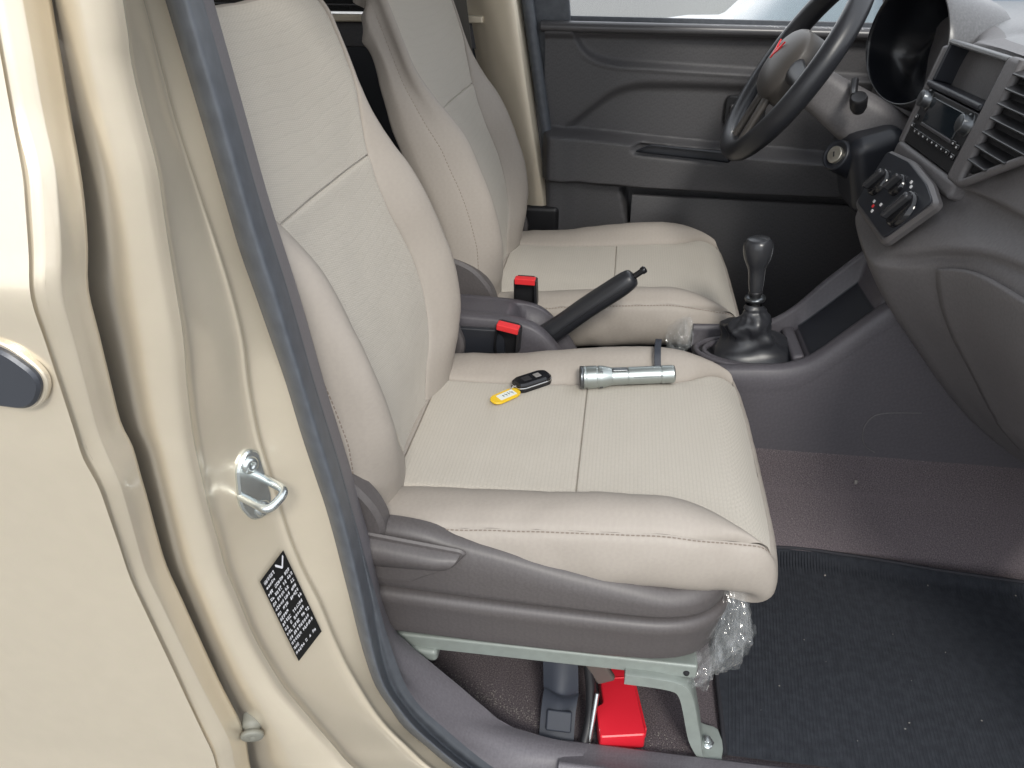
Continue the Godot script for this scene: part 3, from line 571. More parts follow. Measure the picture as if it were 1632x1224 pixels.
func make_seat() -> Node3D:
	var seat := thing("front_seat", "beige fabric and vinyl front seat nearest the open door", "car seat", Vector3(0.0, 0.0, SEAT_Z), "front seats of the van")
	var zc := SEAT_Z
	var crumple := FastNoiseLite.new()
	crumple.seed = 4
	crumple.frequency = 9.0
	# ---- cushion: padded top inside the stitched outline, side band sewn round it
	var top_y := [[-0.36, 0.372], [-0.29, 0.383], [-0.20, 0.386], [-0.12, 0.389], [-0.05, 0.393], [0.04, 0.400], [0.11, 0.404], [0.165, 0.404], [0.24, 0.401]]
	var lift := [[-0.36, 0.008], [-0.28, 0.011], [-0.18, 0.018], [-0.08, 0.028], [0.02, 0.034], [0.09, 0.033], [0.14, 0.027], [0.18, 0.018], [0.24, 0.012]]
	var seam_at := [[-0.36, 0.152], [0.06, 0.152], [0.11, 0.157], [0.15, 0.175], [0.185, 0.206], [0.21, 0.226], [0.24, 0.232]]
	# lateral, fixed lift, share of the bolster
	var half := [[0.0, 0.0, 0.0], [0.05, 0.0005, 0.0], [0.10, 0.0, 0.0], [0.135, -0.001, 0.0], [0.146, -0.002, 0.01], [0.1507, -0.0045, 0.02], [0.152, -0.0085, 0.03], [0.1533, -0.0045, 0.06], [0.158, 0.000, 0.18], [0.168, 0.001, 0.48], [0.183, 0.001, 0.82], [0.200, 0.000, 1.0], [0.216, 0.000, 0.97], [0.228, -0.001, 0.84], [0.2365, -0.0022, 0.70], [0.2392, -0.0045, 0.66], [0.2405, -0.0058, 0.64]]
	var sec := section_points(half, 2, 2)
	var xs := []
	for k in 91:
		xs.append(k / 90.0)
	var x_seam := -0.03
	var x_rear := -0.288
	for xc in [x_seam, x_rear]:
		var f: float = (xc + 0.345) / 0.572
		for e in [-0.006, -0.003, -0.0014, -0.0007, 0.0, 0.0007, 0.0014, 0.003, 0.006]:
			xs.append(f + e)
	xs = sorted_unique(xs)
	var g := []
	for v in xs:
		var row := []
		for j in sec.size():
			var q: Vector3 = sec[j]
			var la := absf(q.x)
			var xf := 0.230 - 0.040 * pow(la / 0.2405, 3.4)
			var x: float = lerpf(-0.345, xf, v)
			# the cross seams stay straight in plan
			var xn: float = lerpf(-0.345, 0.227, v)
			x = lerpf(xn, x, smoothstep(0.0, 0.20, xn))
			var seam := tab(seam_at, xn)
			var l2: float = la * seam / 0.152 if la <= 0.152 else seam + (la - 0.152) * (0.2405 - seam) / (0.2405 - 0.152)
			var width := 1.0 + 0.030 * smoothstep(-0.20, 0.06, xn) - 0.085 * pow(smoothstep(0.10, 0.227, xn), 2.0)
			var groove := 0.0
			if la < 0.152:
				groove = 0.0050 * exp(-pow((xn - x_seam) / 0.0008, 2.0)) + 0.0050 * exp(-pow((xn - x_rear) / 0.0010, 2.0))
			var d := maxf(0.070 - (xf - x), 0.0) / 0.070
			var y := tab(top_y, xn) + q.y + q.z * tab(lift, xn) - groove - 0.036 * pow(d, 2.3) * (1.0 - 0.80 * pow(la / 0.2405, 2.5))
			var w := Vector3(x, y, zc + signf(q.x) * l2 * width)
			w.y += crumple.get_noise_3d(w.x * 1.3, 0.5, w.z * 1.3) * 0.0024
			# puckers pulled in by the seams
			var near_seam := exp(-absf(la - 0.152) / 0.012) + exp(-absf(xn - x_seam) / 0.010) * (1.0 if la < 0.152 else 0.0)
			w.y += crumple.get_noise_3d(w.x * 7.0, 4.0, w.z * 7.0) * 0.0011 * minf(near_seam, 1.0)
			row.append(w)
		g.append(row)
	var gd := grid_data(g, true)
	var is_ins := func(j: int) -> bool:
		return absf(sec[j].x + sec[j + 1].x) * 0.5 < 0.152
	var f_rear := (x_rear + 0.345) / 0.572
	var f_seam := (x_seam + 0.345) / 0.572
	var st := new_st()
	grid_emit(st, gd, func(i, j): return is_ins.call(j) and xs[i] >= f_rear - 0.0001 and xs[i] < f_seam - 0.0001)
	obj("fabric_panel", st.commit(), M.fabric, seat)
	st = new_st()
	grid_emit(st, gd, func(i, j): return is_ins.call(j) and xs[i] >= f_seam - 0.0001)
	obj("fabric_panel", st.commit(), M.fabric, seat)
	st = new_st()
	grid_emit(st, gd, func(i, j): return not (is_ins.call(j) and xs[i] >= f_rear - 0.0001))
	var cover := obj("cushion_cover", st.commit(), M.vinyl, seat)
	# outline of the top, near rear corner round the front to the far rear corner
	var rim := []
	var nj := sec.size()
	for i in range(0, g.size() - 1):
		rim.append(g[i][nj - 1])
	for j in range(nj - 1, -1, -1):
		rim.append(g[g.size() - 1][j])
	for i in range(g.size() - 2, -1, -1):
		rim.append(g[i][0])
	# even out the spacing
	var even := [rim[0]]
	var acc := 0.0
	for i in range(1, rim.size()):
		var a: Vector3 = rim[i - 1]
		var bb2: Vector3 = rim[i]
		var dl := a.distance_to(bb2)
		while acc + dl >= 0.007 and dl > 0.0:
			a = a.lerp(bb2, (0.007 - acc) / dl)
			even.append(a)
			dl = a.distance_to(bb2)
			acc = 0.0
		acc += dl
	for pass_ in 6:
		var sm := even.duplicate()
		for i in range(1, even.size() - 1):
			sm[i] = (even[i - 1] + even[i] * 2.0 + even[i + 1]) * 0.25
		even = sm
	var outn := []
	for i in even.size():
		var t: Vector3 = even[min(i + 5, even.size() - 1)] - even[max(i - 5, 0)]
		t.y = 0.0
		t = t.normalized()
		outn.append(Vector3(-t.z, 0.0, t.x))
	var band := []
	var prof := [[0.0, 0.0], [0.0012, -0.0012], [0.0035, -0.0022], [0.0075, -0.0062], [0.0110, -0.0150], [0.0135, -0.0280], [0.0145, -0.0430], [0.0125, -0.0590], [0.0070, -0.0730], [-0.003, -0.0840], [-0.018, -0.0910], [-0.045, -0.0940]]
	for i in even.size():
		var p: Vector3 = even[i]
		var n: Vector3 = outn[i]
		var rear := smoothstep(-0.17, -0.26, p.x)
		var deep := 1.10 - 0.10 * smoothstep(0.05, 0.20, p.x)
		var row := []
		for q in prof:
			var w: Vector3 = p + n * q[0] + Vector3(0, q[1] * deep, 0)
			var s := smoothstep(-0.004, -0.03, q[1])
			# gathers at the rear corners
			w += n * sin(p.x * 230.0 + q[1] * 150.0 + 1.5 * sin(p.x * 70.0)) * 0.0042 * rear * s
			w += n * crumple.get_noise_3d(w.x * 1.2, w.y * 1.2 + 3.0, w.z * 1.2) * 0.0042 * s
			w += n * crumple.get_noise_3d(w.x * 5.0, w.y * 2.0, w.z * 5.0 + 9.0) * 0.0012 * exp(q[1] / 0.02)
			row.append(w)
		band.append(row)
	var band_o := obj("cushion_side", grid_mesh(spline_rows(band, 2), true), M.vinyl, seat)
	st = new_st()
	var pts := []
	var nr := []
	for i in range(4, even.size() - 4):
		if outn[i].x > 0.80:
			continue
		pts.append(even[i] + outn[i] * 0.0028 + Vector3(0, -0.0014, 0))
		nr.append((outn[i] * 0.55 + Vector3(0, 0.83, 0)).normalized())
	stitch_row(st, pts, nr, 0.0062, 0.0040, 0.0007)
	stuff(obj("stitching", st.commit(), M.thread, band_o))
	# ---- backrest
	var BC := [Vector2(-0.285, 0.345), Vector2(-0.293, 0.40), Vector2(-0.2945, 0.45), Vector2(-0.298, 0.50), Vector2(-0.311, 0.56), Vector2(-0.331, 0.62), Vector2(-0.356, 0.685), Vector2(-0.381, 0.75), Vector2(-0.401, 0.81), Vector2(-0.421, 0.87), Vector2(-0.438, 0.92), Vector2(-0.452, 0.955), Vector2(-0.468, 0.976), Vector2(-0.490, 0.984), Vector2(-0.513, 0.976), Vector2(-0.525, 0.95)]
	var BS := []
	for q in BC:
		BS.append(q + Vector2(-0.088 + 0.020 * smoothstep(0.70, 0.92, q.y), -0.008))
	for i in range(10, 16):
		BS[i] = Vector2(-0.505, lerpf(0.885, 0.91, (i - 10) / 5.0))
	# lateral, fixed lift, share of the bolster, depth
	var bh := [[0.0, -0.006, 0.0, 0.0], [0.05, -0.005, 0.0, 0.0], [0.10, -0.003, 0.0, 0.0], [0.135, -0.001, 0.0, 0.0], [0.146, -0.0012, 0.02, 0.0], [0.1508, -0.004, 0.03, 0.0], [0.152, -0.009, 0.04, 0.0], [0.1532, -0.004, 0.06, 0.0], [0.158, 0.0, 0.13, 0.0], [0.170, 0.001, 0.38, 0.0], [0.186, 0.001, 0.72, 0.0], [0.204, 0.000, 0.95, 0.0], [0.219, -0.002, 1.0, 0.0], [0.232, -0.006, 0.92, 0.01], [0.242, -0.013, 0.78, 0.03], [0.2486, -0.0205, 0.62, 0.05], [0.2502, -0.0245, 0.60, 0.055], [0.2520, -0.0235, 0.55, 0.06], [0.2560, -0.026, 0.38, 0.12], [0.2590, -0.02, 0.15, 0.28], [0.2600, -0.01, 0.0, 0.48], [0.2570, 0.0, 0.0, 0.72], [0.248, 0.0, 0.0, 0.90], [0.23, 0.0, 0.0, 0.98], [0.12, 0.0, 0.0, 1.04], [0.0, 0.0, 0.0, 1.05]]
	var ha := []
	var hb := []
	for h in bh:
		ha.append(Vector3(h[0], h[1], h[3]))
		hb.append(Vector3(h[2], 0, 0))
	ha = spline(ha, 2)
	hb = spline(hb, 2)
	var bs := []
	var bb := []
	for i in range(ha.size() - 1, 0, -1):
		bs.append(Vector3(-ha[i].x, ha[i].y, ha[i].z))
		bb.append(hb[i].x)
	for i in ha.size():
		bs.append(ha[i])
		bb.append(hb[i].x)
	var bt := []
	for k in 101:
		bt.append(k / 100.0)
	var bt_seam := 7.17 / 15.0
	for e in [-0.006, -0.003, -0.0014, -0.0007, 0.0, 0.0007, 0.0014, 0.003, 0.006]:
		bt.append(bt_seam + e)
	bt = sorted_unique(bt)
	var seam_lat := [[0.38, 0.075], [0.436, 0.10], [0.48, 0.135], [0.55, 0.160], [0.61, 0.166], [0.68, 0.157], [0.746, 0.168], [0.796, 0.196], [0.85, 0.236], [0.90, 0.244]]
	var bol := [[0.36, 0.018], [0.42, 0.030], [0.50, 0.041], [0.60, 0.047], [0.68, 0.045], [0.72, 0.039], [0.76, 0.026], [0.79, 0.015], [0.82, 0.006], [0.85, 0.001], [0.88, 0.0], [0.95, 0.0]]
	var bg := []
	for t in bt:
		var p: Vector2 = curve_at(BC, t)
		var s: Vector2 = curve_at(BS, t)
		var tn: Vector2 = (curve_at(BC, t + 0.004) - curve_at(BC, t - 0.004)).normalized()
		var n := Vector2(tn.y, -tn.x)
		var seam := tab(seam_lat, p.y) if t < 0.75 else 0.244
		var b := tab(bol, p.y) if t < 0.75 else 0.0
		var width := 1.0 - 0.05 * smoothstep(0.45, 0.36, p.y)
		if t > 0.70:
			width -= 0.16 * pow((t - 0.70) / 0.30, 1.7)
		var row := []
		for j in bs.size():
			var q: Vector3 = bs[j]
			var la := absf(q.x)
			var l2: float = la * seam / 0.152 if la <= 0.152 else seam + (la - 0.152) * (0.260 - seam) / (0.260 - 0.152)
			if q.z > 0.06:
				l2 = la
			elif la > 0.235:
				l2 = lerpf(l2, la, smoothstep(0.235, 0.252, la))
			var groove := 0.0
			if la < 0.152:
				groove = 0.0052 * exp(-pow((t - bt_seam) / 0.0011, 2.0))
				groove -= 0.002 * exp(-pow((t - bt_seam + 0.012) / 0.008, 2.0))
			var pos: Vector2 = p + (s - p) * q.z + n * (q.y + bb[j] * b - groove)
			var w := Vector3(pos.x, pos.y, zc + signf(q.x) * l2 * width)
			w += Vector3(n.x, n.y, 0.0) * crumple.get_noise_3d(w.x + 7.0, w.y * 1.2, w.z * 1.2) * 0.0022
			row.append(w)
		bg.append(row)
	var bd := grid_data(bg, false)
	var b_ins := func(j: int) -> bool:
		return absf(bs[j].x + bs[j + 1].x) * 0.5 < 0.152 and bs[j].z < 0.05 and bs[j + 1].z < 0.05
	st = new_st()
	grid_emit(st, bd, func(i, j): return b_ins.call(j) and bt[i] < bt_seam)
	obj("fabric_panel", st.commit(), M.fabric, seat)
	st = new_st()
	grid_emit(st, bd, func(i, j): return b_ins.call(j) and bt[i] >= bt_seam and bt[i] < 0.84)
	obj("fabric_panel", st.commit(), M.fabric, seat)
	st = new_st()
	grid_emit(st, bd, func(i, j): return not (b_ins.call(j) and bt[i] < 0.84))
	var bcover := obj("backrest_cover", st.commit(), M.vinyl, seat)
	st = new_st()
	for side in [-1.0, 1.0]:
		var col := 0
		for j in bs.size():
			if absf(bs[j].x - side * 0.2502) < 0.0004:
				col = j
		pts = []
		nr = []
		for i in range(12, bt.size()):
			if bt[i] < 0.72:
				pts.append(bg[i][col])
				nr.append(bd.n[i * bd.nv + col])
		stitch_row(st, pts, nr, 0.0068, 0.0046, 0.0008)
	stuff(obj("stitching", st.commit(), M.thread, bcover))
	# ---- plastic side shield following the cushion, swept round its front corner
	var path := [Vector3(-0.40, 0.362, 0.108), Vector3(-0.34, 0.378, 0.110), Vector3(-0.28, 0.394, 0.112), Vector3(-0.225, 0.392, 0.113), Vector3(-0.177, 0.380, 0.114), Vector3(-0.114, 0.368, 0.115), Vector3(-0.035, 0.350, 0.115), Vector3(0.044, 0.337, 0.114), Vector3(0.10, 0.328, 0.110), Vector3(0.142, 0.329, 0.096), Vector3(0.168, 0.334, 0.070), Vector3(0.182, 0.338, 0.036), Vector3(0.187, 0.338, -0.02), Vector3(0.188, 0.338, -0.15), Vector3(0.187, 0.338, -0.29)]
	path = spline(path, 4)
	var upper := []
	var lower := []
	for i in path.size():
		var t: Vector3 = path[min(i + 1, path.size() - 1)] - path[max(i - 1, 0)]
		t.y = 0.0
		t = t.normalized()
		var out := Vector3(-t.z, 0.0, t.x)
		var base: Vector3 = path[i]
		var yt := base.y
		var yg := 0.302 - 0.010 * clampf((base.x + 0.3) / 0.5, 0.0, 1.0)
		var mk := func(o: float, y: float) -> Vector3:
			return Vector3(base.x, y, base.z) + out * o
		upper.append([mk.call(-0.030, yt + 0.006), mk.call(-0.020, yt + 0.0065), mk.call(-0.010, yt + 0.003), mk.call(-0.004, yt - 0.004), mk.call(0.000, lerpf(yt, yg, 0.24)), mk.call(0.0012, lerpf(yt, yg, 0.42)), mk.call(0.0005, lerpf(yt, yg, 0.70)), mk.call(0.0, lerpf(yt, yg, 0.86)), mk.call(-0.001, yg + 0.002), mk.call(-0.006, yg - 0.001), mk.call(-0.014, yg - 0.002)])
		lower.append([mk.call(-0.014, yg - 0.0045), mk.call(-0.002, yg - 0.006), mk.call(0.0035, yg - 0.010), mk.call(0.0052, yg - 0.016), mk.call(0.005, yg - 0.024), mk.call(0.0015, yg - 0.034), mk.call(-0.002, 0.236), mk.call(-0.004, 0.218), mk.call(-0.008, 0.212), mk.call(-0.02, 0.211)])
	obj("side_shield", grid_mesh(upper, true), M.grey_plastic, seat)
	obj("lower_shield", grid_mesh(lower, true), M.grey_plastic, seat)
	# hinge cover at the foot of the backrest
	var hinge := rounded([Vector2(-0.43, 0.34), Vector2(-0.43, 0.455), Vector2(-0.365, 0.505), Vector2(-0.305, 0.478), Vector2(-0.273, 0.437), Vector2(-0.262, 0.405), Vector2(-0.270, 0.36)], 0.03, 5)
	obj("hinge_cover", prism_mesh(hinge, 0.028, 0.006, Transform3D(Basis(), Vector3(0, 0, 0.086))), M.grey_plastic, seat)
	var hinge_in := rounded([Vector2(-0.43, 0.34), Vector2(-0.43, 0.455), Vector2(-0.365, 0.495), Vector2(-0.305, 0.468), Vector2(-0.273, 0.427), Vector2(-0.262, 0.395), Vector2(-0.270, 0.36)], 0.03, 5)
	obj("hinge_cover", prism_mesh(hinge_in, 0.022, 0.005, Transform3D(Basis(Vector3.RIGHT, Vector3.UP, Vector3.BACK), Vector3(0, 0, zc - 0.275))), M.grey_plastic, seat)
	# recline lever in a dished recess
	st = new_st()
	prism(st, rounded([Vector2(-0.34, 0.404), Vector2(-0.165, 0.383), Vector2(-0.158, 0.377), Vector2(-0.178, 0.350), Vector2(-0.205, 0.337), Vector2(-0.235, 0.320), Vector2(-0.34, 0.322)], 0.008), 0.0035, 0.0025, Transform3D(Basis(), Vector3(0, 0, 0.1145)))
	obj("lever_recess", st.commit(), M.grey_plastic, seat)
	var lever_rows := []
	for k in 13:
		var u := k / 12.0
		var x := lerpf(-0.335, -0.166, u)
		var yt := lerpf(0.396, 0.377, u)
		var yb := lerpf(0.344, 0.349, u)
		var row := []
		for e in [[0.0, 0.0], [0.10, 0.010], [0.3, 0.016], [0.55, 0.0155], [0.8, 0.011], [0.95, 0.006], [1.0, 0.0]]:
			var sl: float = 0.022 * e[0] * smoothstep(0.75, 1.0, u)
			row.append(Vector3(x - sl, lerpf(yt, yb, e[0]), 0.1170 + e[1] * (1.0 - 0.25 * smoothstep(0.85, 1.0, u))))
		lever_rows.append(row)
	var last := []
	for q in lever_rows[12]:
		last.append(Vector3(q.x + 0.002, q.y, 0.117))
	lever_rows.append(lever_rows[12].duplicate())
	lever_rows.append(last)
	obj("recline_lever", grid_mesh(lever_rows, true), M.grey_plastic, seat)
	# ---- seat pan under the cushion
	st = new_st()
	rbox(st, Transform3D(Basis(), Vector3(-0.08, 0.255, zc)), Vector3(0.44, 0.10, 0.40), 0.015)
	obj("seat_pan", st.commit(), M.black, seat)
	# ---- steel runner and feet
	st = new_st()
	rbox(st, Transform3D(Basis(Vector3.BACK, 0.004), Vector3(-0.085, 0.172, 0.070)), Vector3(0.475, 0.026, 0.032), 0.004)
	var runner := obj("seat_runner", st.commit(), M.seat_steel, seat)
	obj("runner_rivet", lathe_mesh([Vector2(0, 0.0035), Vector2(0.0032, 0.003), Vector2(0.0045, 0.0)], 14, Transform3D(along(Vector3.BACK), Vector3(0.138, 0.171, 0.086))), M.hollow, runner)
	st = new_st()
	rbox(st, Transform3D(Basis(), Vector3(-0.085, 0.196, 0.05)), Vector3(0.44, 0.03, 0.02), 0.003)
	obj("slide_channel", st.commit(), M.seat_steel, seat)
	st = new_st()
	rbox(st, Transform3D(Basis(), Vector3(-0.25, 0.152, 0.076)), Vector3(0.075, 0.022, 0.034), 0.007)
	obj("rear_foot", st.commit(), M.seat_steel, seat)
	# front foot: pad under the runner, leg, flat shoe with its bolt
	var foot_z := [0.100, 0.072]
	var side := [Vector3(0.055, 0.156, 0), Vector3(0.10, 0.155, 0), Vector3(0.128, 0.150, 0), Vector3(0.140, 0.136, 0), Vector3(0.149, 0.105, 0), Vector3(0.158, 0.066, 0), Vector3(0.166, 0.036, 0), Vector3(0.175, 0.016, 0), Vector3(0.190, 0.008, 0), Vector3(0.210, 0.006, 0)]
	side = spline(side, 3)
	var fr := []
	for i in side.size():
		var t: Vector3 = (side[min(i + 1, side.size() - 1)] - side[max(i - 1, 0)]).normalized()
		var n := Vector3(-t.y, t.x, 0.0)
		var u := float(i) / (side.size() - 1)
		var w := 0.023 + 0.007 * smoothstep(0.6, 0.85, u)
		if u > 0.93:
			w *= sqrt(maxf(1.0 - pow((u - 0.93) / 0.07, 2.0), 0.02))
		var c: Vector3 = side[i] + Vector3(0, 0, 0.074)
		var th := 0.009 - 0.005 * smoothstep(0.6, 0.8, u)
		var row := []
		for e in [[-1.0, -1.0], [-1.0, 1.0], [-1.0, 1.0], [-0.8, 1.25], [0.8, 1.25], [1.0, 1.0], [1.0, 1.0], [1.0, -1.0], [1.0, -1.0], [-1.0, -1.0]]:
			row.append(c + Vector3(0, 0, e[0] * w) + n * e[1] * th)
		fr.append(row)
	var foot := obj("front_foot", grid_mesh(fr, false), M.seat_steel, seat)
	st = new_st()
	lathe(st, [Vector2(0.0, 0.010), Vector2(0.006, 0.010), Vector2(0.0068, 0.009), Vector2(0.0068, 0.0035), Vector2(0.0068, 0.0035), Vector2(0.0115, 0.003), Vector2(0.0115, 0.0)], 6, Transform3D(Basis(), Vector3(0.185, 0.0135, 0.076)))
	obj("bolt", st.commit(), M.zinc, foot)
	return seat

# ------------------------------------------------------------------ van body
func jamb_band(rails: Array, su := 3, sv := 4) -> ArrayMesh:
	var r := []
	for q in rails:
		r.append(v3s(q))
	return grid_mesh(loft(r, su, sv), false)

func make_body() -> Node3D:
	var van := thing("van_body", "cream van body shell around the open front passenger doorway", "van", Vector3(0.0, -0.10, -0.5))
	# door pillar running into the sill, from the gap behind the sliding door to the flange
	obj("door_pillar", jamb_band([RAIL_G0, RAIL_P0, RAIL_P1, RAIL_P2, RAIL_J0]), M.paint, van)
	obj("door_jamb", jamb_band([RAIL_J0, RAIL_J0b, RAIL_J1, RAIL_J2, RAIL_F00, RAIL_F0, RAIL_F1, RAIL_W0]), M.paint, van)
	obj("door_weatherstrip", jamb_band([RAIL_W0, RAIL_W1, RAIL_W2, RAIL_W3, RAIL_W4, RAIL_W4b, RAIL_W5]), M.rubber, van)
	var sill := obj("sill_trim", jamb_band([RAIL_W5, RAIL_T1, RAIL_T0], 3, 3), M.sill_trim, van)
	sill.set_meta("label", "grey plastic trim along the doorway sill")
	# wall behind the trim, down to the carpet
	var t0 := v3s(RAIL_T0)
	var down := []
	for p in t0:
		down.append(Vector3(p.x - 0.004, p.y - 0.07, p.z + 0.012))
	obj("pillar_trim", grid_mesh(loft([t0, down], 2, 1), false), M.sill_trim, van)
	# scuff plate along the sill, butting against the pillar trim
	var st := new_st()
	for q in [[-0.028, 1.3]]:
		var rows := []
		for k in 30:
			var x := lerpf(q[0], q[1], k / 29.0)
			rows.append([Vector3(x, 0.004, 0.100), Vector3(x, 0.0175, 0.103), Vector3(x, 0.0205, 0.107), Vector3(x, 0.0235, 0.122), Vector3(x, 0.0275, 0.140), Vector3(x, 0.036, 0.150), Vector3(x, 0.037, 0.158), Vector3(x, 0.022, 0.172)])
		add_grid(st, rows, true)
	obj("scuff_plate", st.commit(), M.sill_trim, van)
	# striker: zinc plate, wire loop and two screws
	var sx := Transform3D(Basis(Vector3(0.453, 0.022, -0.891).normalized(), Vector3(-0.049, 0.999, 0.0).normalized(), Vector3(0.89, 0.043, 0.453).normalized()), Vector3(-0.355, 0.560, 0.242))
	sx.basis = facing(Vector3(0.89, 0.043, 0.453), Vector3(-0.049, 0.999, 0.0))
	var plate := obj("striker", prism_mesh(rounded([Vector2(-0.019, -0.014), Vector2(-0.012, 0.030), Vector2(0.004, 0.043), Vector2(0.017, 0.036), Vector2(0.019, -0.028), Vector2(0.006, -0.044), Vector2(-0.010, -0.038)], 0.009), 0.006, 0.002, sx), M.zinc, van)
	st = new_st()
	var loop := [Vector3(-0.014, -0.004, 0.002), Vector3(-0.014, -0.004, 0.020), Vector3(-0.0135, -0.005, 0.036), Vector3(-0.010, -0.005, 0.042), Vector3(-0.002, -0.003, 0.0435), Vector3(0.008, 0.000, 0.042), Vector3(0.0125, 0.002, 0.036), Vector3(0.013, 0.003, 0.020), Vector3(0.013, 0.003, 0.002)]
	var lp := []
	for q in loop:
		lp.append(sx * q)
	tube(st, spline(lp, 4), 0.0046, 10)
	obj("striker_loop", st.commit(), M.zinc, plate)
	for q in [Vector3(0.003, 0.026, 0.006), Vector3(0.004, -0.030, 0.006)]:
		st = new_st()
		var bx := Transform3D(sx.basis * Basis(Vector3.RIGHT, PI / 2.0), sx * q)
		lathe(st, [Vector2(0.0095, 0.0), Vector2(0.0095, 0.001), Vector2(0.0075, 0.0035), Vector2(0.0045, 0.0042), Vector2(0.003, 0.0025), Vector2(0.0, 0.002)], 20, bx)
		obj("screw", st.commit(), M.zinc, plate)
	# type plate sticker
	var im := Image.create(256, 512, false, Image.FORMAT_RGB8)
	im.fill(Color(0.055, 0.055, 0.06))
	rng.seed = 77
	var ink := Color(0.80, 0.80, 0.82)
	for k in 20:
		im.fill_rect(Rect2i(150 + k * 2, 14 + k * 2, 9, 10), ink)
		im.fill_rect(Rect2i(228 - k * 2, 14 + k * 2, 9, 10), ink)
	glyphs(im, 20, 20, 116, 22, ink)
	glyphs(im, 20, 52, 100, 16, ink)
	for row in 13:
		var y := 84 + row * 31
		var x := 10
		while x < 236:
			var w := rng.randi_range(26, 120)
			if rng.randf() < 0.88:
				glyphs(im, x, y, mini(w, 246 - x), 20, ink)
			x += w + rng.randi_range(4, 14)
	im.generate_mipmaps()
	var lm := std(Color.WHITE, 0.35)
	lm.albedo_texture = ImageTexture.create_from_image(im)
	var A := Vector3(-0.340, 0.467, 0.232)
	var B := Vector3(-0.357, 0.447, 0.262)
	var Cc := Vector3(-0.332, 0.324, 0.260)
	var D := Vector3(-0.313, 0.343, 0.230)
	var nn := Vector3(0.816, 0.147, 0.559).normalized() * 0.0045
	var rows2 := []
	for i in 9:
		var row := []
		for j in 5:
			var u := i / 8.0
			var v := j / 4.0
			row.append(B.lerp(A, v).lerp(Cc.lerp(D, v), u) + nn)
		rows2.append(row)
	st = new_st()
	var gd := grid_data(rows2, false)
	for i in 8:
		for j in 4:
			for k in [[0, 0], [1, 1], [1, 0], [0, 0], [0, 1], [1, 1]]:
				st.set_normal(gd.n[(i + k[0]) * 5 + j + k[1]])
				st.set_uv(Vector2((j + k[1]) / 4.0, (i + k[0]) / 8.0))
				st.add_vertex(rows2[i + k[0]][j + k[1]])
	var sticker := obj("type_plate", st.commit(), lm, van)
	sticker.set_meta("label", "black type plate sticker with rows of small white print")
	# rubber bump stop
	st = new_st()
	var bn := Vector3(0.30, -0.30, 0.90).normalized()
	lathe(st, [Vector2(0.0115, -0.006), Vector2(0.0125, 0.004), Vector2(0.0115, 0.008), Vector2(0.0085, 0.010), Vector2(0.0085, 0.0135), Vector2(0.0125, 0.0150), Vector2(0.0130, 0.0185), Vector2(0.0115, 0.0205), Vector2(0.004, 0.0205), Vector2(0.003, 0.0185), Vector2(0.0, 0.0185)], 24, Transform3D(along(bn), Vector3(-0.374, 0.270, 0.306)))
	obj("bump_stop", st.commit(), M.bump, van)
	# cabin shell: floor pan, roof, bulkhead, rear wall, far side
	st = new_st()
	rbox(st, Transform3D(Basis(), Vector3(-0.3, -0.045, -0.545)), Vector3(3.2, 0.08, 1.46), 0.01)
	obj("floor_pan", st.commit(), M.paint, van)
	st = new_st()
	rbox(st, Transform3D(Basis(), Vector3(-0.72, 1.38, -0.545)), Vector3(2.0, 0.04, 1.34), 0.02)
	obj("roof", st.commit(), M.headliner, van)
	st = new_st()
	rbox(st, Transform3D(Basis(), Vector3(1.22, 0.40, -0.545)), Vector3(0.04, 0.95, 1.40), 0.01)
	obj("bulkhead", st.commit(), M.hollow, van)
	st = new_st()
	rbox(st, Transform3D(Basis(), Vector3(-1.85, 0.66, -0.545)), Vector3(0.04, 1.38, 1.40), 0.01)
	obj("rear_wall", st.commit(), M.door_trim, van)
	# windscreen
	st = new_st()
	quad(st, Vector3(1.22, 0.88, -1.2), Vector3(1.22, 0.88, 0.1), Vector3(0.30, 1.37, 0.02), Vector3(0.30, 1.37, -1.12), Vector3(1, 1, 0))
	obj("windscreen", st.commit(), M.glass, van)
	# near side wall behind the doorway, inside the sliding door
	st = new_st()
	rbox(st, Transform3D(Basis(), Vector3(-1.20, 0.42, 0.16)), Vector3(1.30, 0.95, 0.03), 0.01)
	obj("side_lining", st.commit(), M.door_trim, van)
	# far door pillar: cream, bright front edge, dark foot
	var far := []
	for k in 13:
		var y := lerpf(0.40, 1.33, k / 12.0)
		var x0 := lerpf(-0.175, -0.330, (y - 0.40) / 0.93)
		far.append([Vector3(x0 - 0.15, y, -1.235), Vector3(x0 - 0.120, y, -1.205), Vector3(x0 - 0.085, y, -1.190), Vector3(x0 - 0.045, y, -1.184), Vector3(x0 - 0.020, y, -1.184), Vector3(x0 - 0.012, y, -1.188), Vector3(x0 - 0.006, y, -1.20), Vector3(x0 - 0.002, y, -1.235)])
	obj("far_door_pillar", grid_mesh(far, true), M.paint, van)
	var seal := []
	for k in 13:
		var y := lerpf(0.0, 1.33, k / 12.0)
		var x0 := lerpf(-0.105, -0.330, y / 1.33)
		seal.append(Vector3(x0 + 0.012, y, -1.205))
	st = new_st()
	tube(st, seal, 0.015, 10)
	obj("far_weatherstrip", st.commit(), M.rubber, van)
	st = new_st()
	rbox(st, Transform3D(Basis(), Vector3(-0.235, 0.21, -1.20)), Vector3(0.16, 0.44, 0.05), 0.015)
	obj("far_pillar_foot", st.commit(), M.black, van)
	st = new_st()
	rbox(st, Transform3D(Basis(Vector3.BACK, 0.12), Vector3(-0.22, 0.66, -1.245)), Vector3(0.20, 1.40, 0.02), 0.004)
	obj("far_pillar_shell", st.commit(), M.rubber, van)
	# far side behind the pillar: cream waist rail, dark lining, tinted window
	st = new_st()
